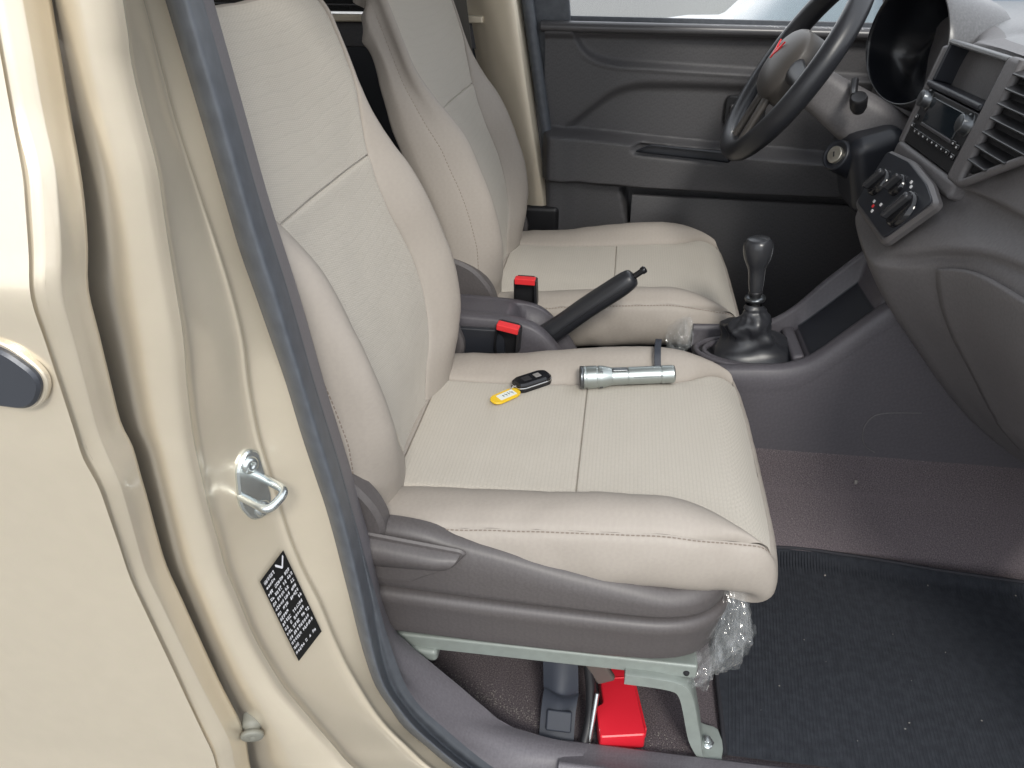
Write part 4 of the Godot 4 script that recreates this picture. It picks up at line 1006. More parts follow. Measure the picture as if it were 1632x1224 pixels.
	rbox(st, Transform3D(Basis(), Vector3(-1.08, 0.879, -1.215)), Vector3(1.45, 0.017, 0.05), 0.004)
	obj("waist_rail", st.commit(), M.paint, van)
	st = new_st()
	rbox(st, Transform3D(Basis(), Vector3(-1.08, 0.840, -1.235)), Vector3(1.45, 0.06, 0.03), 0.004)
	obj("waist_panel", st.commit(), M.door_trim, van)
	st = new_st()
	rbox(st, Transform3D(Basis(), Vector3(-1.08, 0.40, -1.246)), Vector3(1.45, 0.82, 0.04), 0.003)
	obj("far_lining", st.commit(), M.navy_black, van)
	st = new_st()
	rbox(st, Transform3D(Basis(), Vector3(-1.08, 1.105, -1.245)), Vector3(1.45, 0.43, 0.006), 0.001)
	obj("tinted_window", st.commit(), M.tinted, van)
	st = new_st()
	rbox(st, Transform3D(Basis(), Vector3(-1.08, 0.906, -1.238)), Vector3(1.45, 0.003, 0.004), 0.001)
	obj("window_channel", st.commit(), M.door_cap, van)
	# carpet: floor, and up the tunnel sides
	var cn := FastNoiseLite.new()
	cn.seed = 9
	cn.frequency = 5.0
	var prof := [Vector2(0.112, 0.0), Vector2(0.08, 0.001), Vector2(-0.10, 0.0), Vector2(-0.30, 0.0), Vector2(-0.355, 0.006), Vector2(-0.376, 0.03), Vector2(-0.392, 0.08), Vector2(-0.404, 0.14), Vector2(-0.412, 0.20), Vector2(-0.416, 0.222), Vector2(-0.430, 0.226), Vector2(-0.50, 0.226), Vector2(-0.585, 0.224), Vector2(-0.60, 0.20), Vector2(-0.63, 0.08), Vector2(-0.65, 0.01), Vector2(-0.70, 0.0), Vector2(-0.95, 0.0), Vector2(-1.24, 0.0)]
	prof = spline(prof, 3)
	var cg := []
	for k in 61:
		var x := lerpf(-1.8, 1.19, k / 60.0)
		var row := []
		for p in prof:
			row.append(Vector3(x, p.y + cn.get_noise_2d(x * 1.5, p.x * 1.5) * 0.004, p.x))
		cg.append(row)
	obj("carpet", grid_mesh(cg, true), M.carpet, van)
	return van

func glyphs(im: Image, x: int, y: int, w: int, h: int, ink: Color) -> void:
	var cx := x
	while cx + 16 <= x + w:
		for s in 5:
			if rng.randf() < 0.55:
				var x0 := rng.randi_range(0, 5)
				im.fill_rect(Rect2i(cx + x0, y + rng.randi_range(0, h - 3), 15 - x0, 3), ink)
			else:
				im.fill_rect(Rect2i(cx + rng.randi_range(0, 12), y + rng.randi_range(0, 4), 3, h - 4), ink)
		cx += 18

func make_sliding_door() -> void:
	var d := thing("sliding_door", "cream sliding side door with a dark recessed pull handle", "van door", Vector3(-0.60, -0.20, 0.34))
	var d1 := v3s(RAIL_D1)
	var d2 := v3s(RAIL_D2)
	var d2b := v3s(RAIL_D2b)
	var d3 := v3s(RAIL_D3)
	var back := []
	for p in d1:
		back.append(p + Vector3(-0.004, 0.0, -0.012))
	var back2 := []
	for p in d1:
		back2.append(p + Vector3(-0.05, 0.0, -0.02))
	obj("door_hem", grid_mesh(loft([d3, d2b, d2, d1, back, back2], 3, 3), true), M.paint, d)
	# outer skin runs back from the hem; its section in z follows the hem
	var e0 := []
	var e1 := []
	var e2 := []
	var e3 := []
	for p in d3:
		e0.append(p + Vector3(-0.004, 0.0, 0.0025))
		e1.append(p + Vector3(-0.016, 0.0, 0.0055))
		e2.append(Vector3(lerpf(p.x, -0.55, 0.6), p.y, p.z + 0.011))
		e3.append(Vector3(-1.4, p.y, p.z + 0.016))
	obj("outer_skin", grid_mesh(loft([d3, e0, e1, e2, e3], 4, 3), true), M.paint, d)
	# pull handle: dark grip in a cream-rimmed cup
	var hz := 0.392
	var outline := rounded([Vector2(-0.60, 0.752), Vector2(-0.60, 0.802), Vector2(-0.430, 0.796), Vector2(-0.402, 0.770), Vector2(-0.420, 0.742)], 0.026, 14)
	var rim := rounded([Vector2(-0.61, 0.748), Vector2(-0.61, 0.806), Vector2(-0.428, 0.799), Vector2(-0.399, 0.770), Vector2(-0.418, 0.739)], 0.027, 14)
	var h := obj("handle_cup", prism_mesh(rim, 0.005, 0.0012, Transform3D(Basis(), Vector3(0, 0, hz - 0.001))), M.paint, d)
	obj("pull_handle", prism_mesh(outline, 0.009, 0.0022, Transform3D(Basis(), Vector3(0, 0, hz))), M.handle, h)

# ------------------------------------------------------------------ driver's door
func make_driver_door() -> void:
	var d := thing("driver_door", "dark grey plastic inner panel of the closed driver's door", "van door", Vector3(0.25, 0.0, -1.23))
	var zb := -1.215
	var g := []
	var lower_edge := [[-0.15, 0.90], [-0.135, 0.848], [-0.115, 0.812], [-0.085, 0.790], [-0.04, 0.778], [0.05, 0.773], [0.31, 0.762], [0.80, 0.745]]
	var scoop := [[-0.17, 0.622], [-0.13, 0.640], [-0.08, 0.680], [-0.03, 0.715], [0.02, 0.731], [0.10, 0.735], [0.35, 0.732], [0.8, 0.725]]
	var arm_top := [[-0.2, 0.625], [0.03, 0.607], [0.25, 0.592], [0.8, 0.56]]
	var arm_low := [[-0.2, 0.500], [0.0, 0.490], [0.55, 0.482], [0.8, 0.48]]
	var nx := 150
	var ny := 190
	for j in ny + 1:
		var y := lerpf(0.02, 0.866, float(j) / ny)
		var row := []
		for i in nx + 1:
			var x := lerpf(-0.205, 0.80, float(i) / nx)
			var z := 0.0
			var le := tab(lower_edge, x)
			if x > -0.15:
				# upper sunk field, from its lip up to the cap
				z -= 0.016 * smoothstep(le - 0.001, le + 0.016, y) * smoothstep(-0.15, -0.13, x)
				z += 0.003 * exp(-pow((y - le + 0.002) / 0.004, 2.0))
			z += 0.014 * smoothstep(0.838, 0.850, y)
			var sc := tab(scoop, x)
			var at := tab(arm_top, x)
			var al := tab(arm_low, x)
			z -= 0.018 * smoothstep(sc + 0.012, sc - 0.016, y) * smoothstep(-0.17, -0.10, x)
			z += (0.062 + 0.012 * smoothstep(-0.1, 0.2, x)) * smoothstep(at + 0.006, at - 0.010, y) * smoothstep(-0.215, -0.185, x)
			# hand slot in the armrest top
			if x > 0.02 and x < 0.26:
				z -= 0.05 * smoothstep(0.02, 0.05, x) * smoothstep(0.26, 0.25, x) * exp(-pow((y - (at - 0.014)) / 0.010, 2.0))
			# below the armrest the panel steps back, a pocket opens from the middle on
			z -= 0.030 * smoothstep(al + 0.004, al - 0.002, y)
			z -= 0.05 * smoothstep(al - 0.004, al - 0.010, y) * smoothstep(0.0, 0.012, x + (y - 0.49) * 0.25) * smoothstep(0.0, 0.45, y)
			row.append(Vector3(x, y, zb + z))
		g.append(row)
	obj("door_panel", grid_mesh(g, true), M.door_trim, d)
	# pocket front below the armrest
	var pk := []
	for i in 41:
		var u := i / 40.0
		var x := lerpf(0.035, 0.78, u)
		pk.append([Vector3(x, 0.02, zb + 0.03), Vector3(x + 0.0, 0.25, zb + 0.035), Vector3(x, 0.40, zb + 0.03), Vector3(x, 0.462 - 0.01 * u, zb + 0.024), Vector3(x, 0.468 - 0.01 * u, zb + 0.018), Vector3(x, 0.464 - 0.01 * u, zb + 0.012)])
	obj("door_pocket", grid_mesh(pk, false), M.door_trim, d)
	# window cap rail along the top
	var cap := []
	for i in 61:
		var u := i / 60.0
		var x := lerpf(-0.215, 0.80, u)
		var y := lerpf(0.878, 0.868, u)
		cap.append([Vector3(x, y - 0.026, zb + 0.004), Vector3(x, y - 0.022, zb + 0.016), Vector3(x, y - 0.016, zb + 0.021), Vector3(x, y - 0.006, zb + 0.019), Vector3(x, y - 0.001, zb + 0.010), Vector3(x, y, zb - 0.004), Vector3(x, y - 0.002, zb - 0.03)])
	obj("window_cap", grid_mesh(cap, false), M.door_cap, d)
	var st := new_st()
	rbox(st, Transform3D(Basis(Vector3.BACK, -0.010), Vector3(0.29, 0.8755, zb - 0.034)), Vector3(1.02, 0.012, 0.008), 0.002)
	obj("window_seal", st.commit(), M.rubber, d)
	st = new_st()
	rbox(st, Transform3D(Basis(), Vector3(0.29, 1.08, zb - 0.045)), Vector3(1.02, 0.46, 0.004), 0.001)
	obj("window_pane", st.commit(), M.glass, d)
	# bright rear edge of the door shell
	var e := []
	for k in 12:
		var y := lerpf(0.0, 1.33, k / 11.0)
		e.append(Vector3(lerpf(-0.115, -0.262, y / 1.33) - 0.030, y, -1.205))
	st = new_st()
	tube(st, e, 0.0065, 8)
	obj("door_edge", st.commit(), M.door_cap, d)
	# door pull trim in the armrest, and the inner opener behind the wheel
	st = new_st()
	prism(st, rounded([Vector2(0.03, 0.586), Vector2(0.07, 0.606), Vector2(0.27, 0.592), Vector2(0.27, 0.566)], 0.01), 0.008, 0.003, Transform3D(Basis(), Vector3(0, 0, zb + 0.056)))
	obj("pull_cup", st.commit(), M.navy_black, d)
	st = new_st()
	prism(st, rounded([Vector2(0.245, 0.64), Vector2(0.245, 0.715), Vector2(0.345, 0.712), Vector2(0.345, 0.64)], 0.018), 0.012, 0.004, Transform3D(Basis(), Vector3(0, 0, zb - 0.014)))
	var ob := obj("opener_bezel", st.commit(), M.black, d)
	st = new_st()
	rbox(st, Transform3D(Basis(), Vector3(0.295, 0.685, zb + 0.003)), Vector3(0.075, 0.022, 0.012), 0.004)
	obj("opener_lever", st.commit(), M.door_cap, ob)
	# quarter pane post at the front of the window
	st = new_st()
	tube(st, [Vector3(0.60, 0.87, zb - 0.02), Vector3(0.50, 1.33, zb - 0.03)], 0.018, 8)
	obj("window_post", st.commit(), M.black, d)

# ------------------------------------------------------------------ steering wheel
func make_steering_wheel() -> void:
	var c := Vector3(0.32, 0.83, -0.85)
	var w := thing("steering_wheel", "black three-spoke steering wheel with a grey hub and red emblem", "steering wheel", c)
	var up := Vector3(0.515, 0.857, 0.0).normalized()
	var ax := Vector3(-0.857, 0.515, 0.0).normalized()
	var sd := Vector3(0, 0, 1)
	var R := 0.186
	var pts := []
	for k in 73:
		var a := TAU * k / 72.0
		pts.append(c + up * cos(a) * R + sd * sin(a) * R)
	var g := []
	for k in 73:
		var a := TAU * k / 72.0
		var rd := up * cos(a) + sd * sin(a)
		var row := []
		for s in 15:
			var b := TAU * s / 14.0
			row.append(pts[k] + rd * cos(b) * 0.0195 + ax * sin(b) * 0.0215)
		g.append(row)
	obj("rim", grid_mesh(g, true, true), M.leather_black, w)
	# hub: pillow-shaped airbag cover
	var hub := []
	for i in 15:
		var v := i / 14.0
		var rr := sin(v * PI * 0.5)
		var row := []
		for k in 37:
			var a := TAU * k / 36.0
			var e := pow(pow(absf(cos(a)), 2.6) + pow(absf(sin(a)), 2.6), -1.0 / 2.6)
			row.append(c + up * (cos(a) * e * rr * 0.072 - 0.004) + sd * (sin(a) * e * rr * 0.088) + ax * (0.012 + 0.034 * sqrt(maxf(1.0 - rr * rr, 0.0)) - (0.03 if i == 14 else 0.0)))
		hub.append(row)
	var h := obj("hub_cover", grid_mesh(hub, true, true), M.hub, w)
	# red emblem
	var eb := Transform3D(Basis(sd * -1.0, up, ax), c + ax * 0.0445 + up * 0.012)
	var st := new_st()
	for s in [-1.0, 1.0]:
		prism(st, [Vector2(s * 0.002, -0.016), Vector2(s * 0.012, -0.006), Vector2(s * 0.024, 0.016), Vector2(s * 0.012, 0.004), Vector2(s * 0.004, -0.002)], 0.003, 0.001, eb)
	prism(st, [Vector2(0, -0.022), Vector2(0.004, -0.014), Vector2(0, 0.004), Vector2(-0.004, -0.014)], 0.0035, 0.001, eb)
	obj("emblem", st.commit(), M.red, h)
	# spokes: two level ones and a forked lower one
	for s in [-1.0, 1.0]:
		st = new_st()
		var a: Vector3 = c + sd * s * 0.070 + ax * 0.012
		var b: Vector3 = c + sd * s * 0.178 - up * 0.012
		tube(st, spline([a, a.lerp(b, 0.5) + ax * 0.001, b], 5), [0.026, 0.0245, 0.023, 0.0215, 0.020, 0.019, 0.018, 0.0175, 0.0175, 0.018, 0.019], 12, true, 0.5, ax)
		obj("spoke", st.commit(), M.leather_black, w)
		st = new_st()
		a = c - up * 0.055 + sd * s * 0.030 + ax * 0.010
		b = c - up * 0.180 + sd * s * 0.042
		tube(st, spline([a, a.lerp(b, 0.5), b], 5), [0.015, 0.0145, 0.014, 0.0135, 0.013, 0.0125, 0.012, 0.012, 0.012, 0.0125, 0.013], 12, true, 0.6, ax)
		obj("spoke", st.commit(), M.hub, w)
	# column shroud behind the wheel with the ignition lock and stalk
	var cs := thing("steering_column", "grey steering column shroud with ignition lock and stalk", "steering column", c - ax * 0.10)
	var sh := []
	for k in 9:
		var t := k / 8.0
		var o := c - ax * lerpf(0.045, 0.26, t) - up * 0.006
		var row := []
		var hw := lerpf(0.046, 0.072, smoothstep(0.0, 0.8, t))
		var hh := lerpf(0.040, 0.054, smoothstep(0.0, 0.8, t))
		for s in 29:
			var b := TAU * s / 28.0
			var e := pow(pow(absf(cos(b)), 5.0) + pow(absf(sin(b)), 5.0), -1.0 / 5.0)
			row.append(o + up * cos(b) * e * hh + sd * sin(b) * e * hw)
		sh.append(row)
	var lid := []
	for s in 29:
		lid.append(c - ax * 0.045)
	sh.push_front(sh[0].duplicate())
	sh.push_front(lid)
	obj("shroud", grid_mesh(sh, false, true), M.dash, cs)
	# lower housing that carries the lock
	st = new_st()
	rbox(st, Transform3D(Basis(Vector3.BACK, 0.30), Vector3(0.495, 0.655, -0.80)), Vector3(0.11, 0.16, 0.17), 0.03)
	obj("lower_housing", st.commit(), M.navy_black, cs)
	var ln := Vector3(-0.80, 0.36, 0.48).normalized()
	var lc := Vector3(0.412, 0.685, -0.752)
	st = new_st()
	lathe(st, [Vector2(0.033, -0.05), Vector2(0.030, 0.0), Vector2(0.028, 0.005), Vector2(0.024, 0.005), Vector2(0.022, 0.001), Vector2(0.0, 0.001)], 28, Transform3D(along(ln), lc))
	var lk := obj("lock_surround", st.commit(), M.navy_black, cs)
	st = new_st()
	lathe(st, [Vector2(0.0165, 0.0), Vector2(0.0165, 0.006), Vector2(0.015, 0.0075), Vector2(0.011, 0.0075), Vector2(0.0105, 0.006), Vector2(0.010, 0.0075), Vector2(0.0, 0.0078)], 28, Transform3D(along(ln), lc))
	obj("lock_barrel", st.commit(), M.lock, lk)
	st = new_st()
	rbox(st, Transform3D(facing(ln).rotated(ln, 0.5), lc + ln * 0.0082), Vector3(0.003, 0.010, 0.001), 0.0003)
	obj("key_slot", st.commit(), M.hollow, lk)
	# wiper stalk with a fat end
	st = new_st()
	tube(st, spline([Vector3(0.43, 0.815, -0.80), Vector3(0.425, 0.80, -0.775), Vector3(0.42, 0.795, -0.745)], 4), 0.007, 10)
	var sk := obj("stalk", st.commit(), M.black, cs)
	st = new_st()
	lathe(st, [Vector2(0.0, -0.002), Vector2(0.011, 0.0), Vector2(0.015, 0.01), Vector2(0.016, 0.028), Vector2(0.0135, 0.034), Vector2(0.012, 0.0325), Vector2(0.0, 0.0325)], 18, Transform3D(along(Vector3(-0.25, 0.75, 0.45)), Vector3(0.432, 0.770, -0.742)))
	obj("stalk_knob", st.commit(), M.black, sk)

# ------------------------------------------------------------------ dashboard
func dash_point(prof: Array, t: float):
	return curve_at(prof, t)

func make_dashboard() -> void:
	var d := thing("dashboard", "dark grey plastic dashboard with radio, heater controls and air vents", "dashboard", Vector3(0.60, 0.20, -0.5))
	# stations across the van, every profile from the windscreen down to the footwell
	var stations := [
		[-1.215, [Vector2(1.18, 0.90), Vector2(0.95, 0.925), Vector2(0.72, 0.925), Vector2(0.62, 0.90), Vector2(0.595, 0.86), Vector2(0.585, 0.76), Vector2(0.58, 0.70), Vector2(0.575, 0.64), Vector2(0.59, 0.56), Vector2(0.66, 0.46), Vector2(0.78, 0.38), Vector2(0.95, 0.34)]],
		[-0.95, [Vector2(1.18, 0.90), Vector2(0.95, 0.93), Vector2(0.72, 0.935), Vector2(0.62, 0.925), Vector2(0.60, 0.87), Vector2(0.585, 0.76), Vector2(0.575, 0.70), Vector2(0.57, 0.64), Vector2(0.59, 0.56), Vector2(0.66, 0.46), Vector2(0.78, 0.38), Vector2(0.95, 0.34)]],
		[-0.70, [Vector2(1.18, 0.90), Vector2(0.95, 0.925), Vector2(0.72, 0.930), Vector2(0.60, 0.915), Vector2(0.575, 0.87), Vector2(0.555, 0.78), Vector2(0.54, 0.72), Vector2(0.53, 0.65), Vector2(0.55, 0.56), Vector2(0.62, 0.46), Vector2(0.76, 0.36), Vector2(0.95, 0.32)]],
		[-0.62, [Vector2(1.18, 0.90), Vector2(0.95, 0.92), Vector2(0.72, 0.922), Vector2(0.585, 0.908), Vector2(0.545, 0.885), Vector2(0.520, 0.78), Vector2(0.497, 0.73), Vector2(0.470, 0.65), Vector2(0.480, 0.58), Vector2(0.56, 0.46), Vector2(0.70, 0.32), Vector2(0.90, 0.26)]],
		[-0.585, [Vector2(1.18, 0.90), Vector2(0.95, 0.92), Vector2(0.72, 0.920), Vector2(0.570, 0.908), Vector2(0.540, 0.890), Vector2(0.515, 0.78), Vector2(0.482, 0.735), Vector2(0.430, 0.645), Vector2(0.432, 0.595), Vector2(0.50, 0.48), Vector2(0.66, 0.30), Vector2(0.90, 0.22)]],
		[-0.50, [Vector2(1.18, 0.90), Vector2(0.95, 0.92), Vector2(0.72, 0.918), Vector2(0.566, 0.907), Vector2(0.545, 0.893), Vector2(0.515, 0.78), Vector2(0.480, 0.733), Vector2(0.422, 0.625), Vector2(0.420, 0.590), Vector2(0.495, 0.475), Vector2(0.66, 0.29), Vector2(0.90, 0.20)]],
		[-0.40, [Vector2(1.18, 0.90), Vector2(0.95, 0.92), Vector2(0.72, 0.917), Vector2(0.560, 0.906), Vector2(0.545, 0.893), Vector2(0.515, 0.78), Vector2(0.480, 0.733), Vector2(0.418, 0.622), Vector2(0.412, 0.585), Vector2(0.485, 0.485), Vector2(0.660, 0.300), Vector2(0.86, 0.18)]],
		[-0.345, [Vector2(1.18, 0.90), Vector2(0.95, 0.92), Vector2(0.72, 0.916), Vector2(0.560, 0.906), Vector2(0.540, 0.893), Vector2(0.505, 0.78), Vector2(0.478, 0.735), Vector2(0.424, 0.632), Vector2(0.418, 0.598), Vector2(0.490, 0.500), Vector2(0.655, 0.330), Vector2(0.86, 0.18)]],
		[-0.27, [Vector2(1.18, 0.90), Vector2(0.95, 0.92), Vector2(0.72, 0.916), Vector2(0.560, 0.905), Vector2(0.530, 0.893), Vector2(0.500, 0.78), Vector2(0.484, 0.735), Vector2(0.455, 0.668), Vector2(0.450, 0.625), Vector2(0.505, 0.525), Vector2(0.640, 0.370), Vector2(0.86, 0.20)]],
		[-0.18, [Vector2(1.18, 0.90), Vector2(0.95, 0.92), Vector2(0.72, 0.916), Vector2(0.560, 0.905), Vector2(0.530, 0.893), Vector2(0.503, 0.80), Vector2(0.490, 0.755), Vector2(0.470, 0.700), Vector2(0.465, 0.650), Vector2(0.510, 0.555), Vector2(0.630, 0.400), Vector2(0.86, 0.22)]],
		[0.0, [Vector2(1.18, 0.90), Vector2(0.95, 0.92), Vector2(0.72, 0.916), Vector2(0.565, 0.905), Vector2(0.535, 0.890), Vector2(0.510, 0.82), Vector2(0.500, 0.77), Vector2(0.482, 0.715), Vector2(0.478, 0.665), Vector2(0.52, 0.565), Vector2(0.635, 0.410), Vector2(0.86, 0.22)]],
		[0.11, [Vector2(1.18, 0.90), Vector2(0.95, 0.92), Vector2(0.72, 0.914), Vector2(0.575, 0.90), Vector2(0.545, 0.885), Vector2(0.525, 0.82), Vector2(0.515, 0.77), Vector2(0.50, 0.715), Vector2(0.497, 0.665), Vector2(0.535, 0.565), Vector2(0.64, 0.410), Vector2(0.86, 0.22)]]]
	var rails := []
	for s in stations:
		var r := []
		for p in s[1]:
			r.append(Vector3(p.x, p.y, s[0]))
		rails.append(spline(r, 12))
	var g := []
	for i in rails[0].size():
		var row := []
		for r in rails:
			row.append(r[i])
		g.append(spline(row, 6))
	# a crease below the vents and the groove of the glove box
	for i in g.size():
		for j in g[i].size():
			var p: Vector3 = g[i][j]
			if p.z > -0.40 and p.x < 0.6:
				var yl := tab([[-0.40, 0.722], [-0.34, 0.738], [-0.25, 0.748], [0.1, 0.765]], p.z)
				var a := smoothstep(-0.39, -0.33, p.z)
				var yr := tab([[-0.42, 0.612], [-0.34, 0.640], [-0.28, 0.668], [-0.18, 0.700], [0.0, 0.720], [0.1, 0.722]], p.z)
				p.x += 0.013 * a * smoothstep(yr, yr - 0.012, p.y) * smoothstep(0.36, 0.50, p.y)
				p.x += 0.016 * a * smoothstep(yl, yl - 0.006, p.y) * smoothstep(yl - 0.075, yl - 0.02, p.y)
				g[i][j] = p
	var gd := grid_data(g, false)
	var st := new_st()
	grid_emit(st, gd, func(i, j): return i < 34)
	obj("top_pad", st.commit(), M.dash_top, d)
	st = new_st()
	grid_emit(st, gd, func(i, j): return i >= 34)
	obj("fascia", st.commit(), M.dash, d)
	# ---- centre stack
	var tilt := 0.22
	var sx := func(y: float) -> float: return 0.485 + (y - 0.79) * tilt
	var nrm := Vector3(-1.0, tilt, 0.0).normalized()
	var upv := Vector3(tilt, 1.0, 0.0).normalized()
	# frame whose local x runs from the driver towards the passenger, z out of the face
	var face := Transform3D(Basis(Vector3(0, 0, 1), upv, nrm), Vector3(sx.call(0.825), 0.825, -0.486))
	# bezel: two uprights, cross bars
	var bez := func(x0: float, x1: float, y0: float, y1: float, z0: float, z1: float, m: Material, called: String, parent: Node3D, r := 0.003) -> MeshInstance3D:
		var s2 := new_st()
		rbox(s2, Transform3D(face.basis, face * Vector3((x0 + x1) * 0.5, (y0 + y1) * 0.5, (z0 + z1) * 0.5)), Vector3(x1 - x0, y1 - y0, z1 - z0), r)
		return obj(called, s2.commit(), m, parent)
	bez.call(0.112, 0.158, -0.085, 0.088, -0.045, 0.004, M.dash, "stack_upright", d, 0.008)
	bez.call(-0.132, -0.115, -0.085, 0.075, -0.045, 0.002, M.dash, "stack_upright", d, 0.006)
	bez.call(-0.125, 0.15, -0.106, -0.080, -0.05, 0.004, M.dash, "stack_sill", d, 0.008)
	# open pocket above the radio
	var pk: MeshInstance3D = bez.call(-0.115, 0.112, 0.012, 0.022, -0.085, 0.006, M.navy_black, "pocket_shelf", d, 0.004)
	bez.call(-0.115, -0.108, 0.022, 0.086, -0.085, 0.0, M.navy_black, "pocket_wall", pk)
	bez.call(0.105, 0.112, 0.022, 0.086, -0.085, 0.0, M.navy_black, "pocket_wall", pk)
	bez.call(-0.110, 0.110, 0.015, 0.090, -0.09, -0.083, M.navy_black, "pocket_back", pk)
	bez.call(-0.115, 0.112, 0.078, 0.086, -0.085, 0.001, M.dash_top, "pocket_brow", pk)
	# radio
	var rd: MeshInstance3D = bez.call(-0.113, 0.110, -0.078, 0.010, -0.04, -0.001, M.black, "radio", d, 0.003)
	bez.call(-0.070, 0.066, -0.038, 0.002, -0.006, 0.0014, M.lens, "display", rd, 0.002)
	bez.call(-0.070, 0.066, -0.043, -0.038, -0.006, 0.0020, M.door_cap, "display_sill", rd, 0.001)
	for q in [Vector2(-0.092, -0.006), Vector2(0.090, -0.010)]:
		var s3 := new_st()
		var prof := [Vector2(0.0, 0.013), Vector2(0.0115, 0.013), Vector2(0.0130, 0.0115), Vector2(0.0135, 0.0), Vector2(0.0165, 0.0), Vector2(0.017, -0.003)]
		lathe(s3, prof, 24, Transform3D(face.basis * Basis(Vector3.RIGHT, PI / 2.0), face * Vector3(q.x, q.y, 0.0)))
		obj("knob", s3.commit(), M.aluminium_dark, rd)
	for k in 8:
		var s4 := new_st()
		rbox(s4, Transform3D(face.basis, face * Vector3(-0.078 + k * 0.0215, -0.055, 0.0)), Vector3(0.018, 0.007, 0.004), 0.0012)
		obj("button", s4.commit(), M.gloss_black, rd)
		s4 = new_st()
		rbox(s4, Transform3D(face.basis, face * Vector3(-0.078 + k * 0.0215, -0.055, 0.0022)), Vector3(0.003 + 0.001 * (k % 3), 0.0025, 0.0006), 0.0002)
		obj("button_mark", s4.commit(), M.white_mark, rd)
	for q in [Vector2(-0.100, -0.036), Vector2(-0.100, -0.050), Vector2(0.096, -0.042), Vector2(0.096, -0.056), Vector2(0.080, -0.040)]:
		var s5 := new_st()
		rbox(s5, Transform3D(face.basis, face * Vector3(q.x, q.y, 0.0)), Vector3(0.014, 0.008, 0.004), 0.0015)
		obj("button", s5.commit(), M.gloss_black, rd)
		s5 = new_st()
		rbox(s5, Transform3D(face.basis, face * Vector3(q.x, q.y, 0.0022)), Vector3(0.005, 0.003, 0.0006), 0.0002)
		obj("button_mark", s5.commit(), M.white_mark, rd)
	# air vent towards the passenger: dark well, raised rim and seven slats
	var vy := [0.090, 0.074, 0.055, 0.036, 0.017, -0.002, -0.021, -0.040]
	st = new_st()
	prism(st, [Vector2(0.160, -0.062), Vector2(0.160, 0.085), Vector2(0.420, 0.085), Vector2(0.420, 0.045), Vector2(0.30, 0.004), Vector2(0.235, -0.030)], 0.006, 0.001, Transform3D(face.basis, face * Vector3(0, 0, -0.010)))
	var vent := obj("air_vent", st.commit(), M.hollow, d)
	for k in range(1, vy.size()):
		var y0: float = vy[k]
		var x1 := 0.415
		if y0 < 0.05:
			x1 = lerpf(0.185, 0.40, clampf((y0 + 0.06) / 0.11, 0.0, 1.0))
		st = new_st()
		var bs := face.basis * Basis(Vector3.RIGHT, 0.55)
		rbox(st, Transform3D(bs, face * Vector3((0.163 + x1) * 0.5, y0, 0.000)), Vector3(x1 - 0.163, 0.003, 0.022), 0.0014)
		obj("slat", st.commit(), M.vent_slat, vent)
	st = new_st()
	var rimp := []
	for q in [Vector2(0.42, 0.05), Vector2(0.36, 0.020), Vector2(0.30, -0.006), Vector2(0.235, -0.040), Vector2(0.172, -0.074), Vector2(0.157, -0.070), Vector2(0.157, -0.04), Vector2(0.157, 0.05), Vector2(0.157, 0.086)]:
		rimp.append(face * Vector3(q.x, q.y, 0.001))
	tube(st, spline(rimp, 3), 0.006, 10)
	obj("vent_rim", st.commit(), M.dash, vent)
	# ---- heater panel
	var hn := Vector3(-1.0, 0.5, 0.0).normalized()
	var hu := Vector3(0.5, 1.0, 0.0).normalized()
	var hx := Transform3D(Basis(Vector3(0, 0, 1), hu, hn), Vector3(0.4375, 0.688, -0.455) + hn * 0.010)
	var outl := rounded([Vector2(-0.121, 0.046), Vector2(-0.091, -0.043), Vector2(0.088, -0.048), Vector2(0.138, 0.034), Vector2(0.085, 0.046), Vector2(-0.019, 0.054)], 0.012, 5)
	var rim2 := rounded([Vector2(-0.131, 0.049), Vector2(-0.099, -0.052), Vector2(0.091, -0.057), Vector2(0.149, 0.036), Vector2(0.087, 0.051), Vector2(-0.019, 0.059)], 0.013, 8)
	var hp := obj("heater_bezel", prism_mesh(rim2, 0.012, 0.005, Transform3D(hx.basis, hx * Vector3(0, 0, -0.012))), M.bezel, d)
	obj("heater_panel", prism_mesh(outl, 0.003, 0.0008, Transform3D(hx.basis, hx * Vector3(0, 0, -0.0005))), M.navy_black, hp)
	for q in [[-0.058, 0.004, 0.024], [0.012, 0.020, 0.018], [0.080, 0.000, 0.030]]:
		st = new_st()
		lathe(st, [Vector2(0.0, 0.009), Vector2(q[2] * 0.82, 0.009), Vector2(q[2] * 0.95, 0.006), Vector2(q[2], 0.0)], 28, Transform3D(hx.basis * Basis(Vector3.RIGHT, PI / 2.0), hx * Vector3(q[0], q[1], 0.0025)))
		obj("dial", st.commit(), M.gloss_black, hp)
		st = new_st()
		rbox(st, Transform3D(hx.basis * Basis(Vector3.BACK, -0.5), hx * Vector3(q[0], q[1], 0.016)), Vector3(q[2] * 0.42, q[2] * 1.8, 0.014), 0.005)
		obj("dial_grip", st.commit(), M.knob, hp)
	for q in [[-0.020, -0.028, M.red], [-0.028, -0.022, M.white_mark], [-0.010, -0.034, M.white_mark], [0.002, -0.018, M.white_mark], [0.040, 0.035, M.white_mark], [0.050, 0.030, M.white_mark]]:
		st = new_st()
		rbox(st, Transform3D(hx.basis, hx * Vector3(q[0], q[1], 0.003)), Vector3(0.006, 0.005, 0.002), 0.0008)
		obj("indicator", st.commit(), q[2], hp)
	# lower lip that carries the pod into the knee panel
	# ---- instrument hood: oval tunnel with a dark dial well
	var ic := Vector3(0.535, 0.862, -0.83)
	var iax := Vector3(-0.90, 0.30, 0.14).normalized()
	var iup := Vector3(0.30, 0.86, 0.0).normalized()
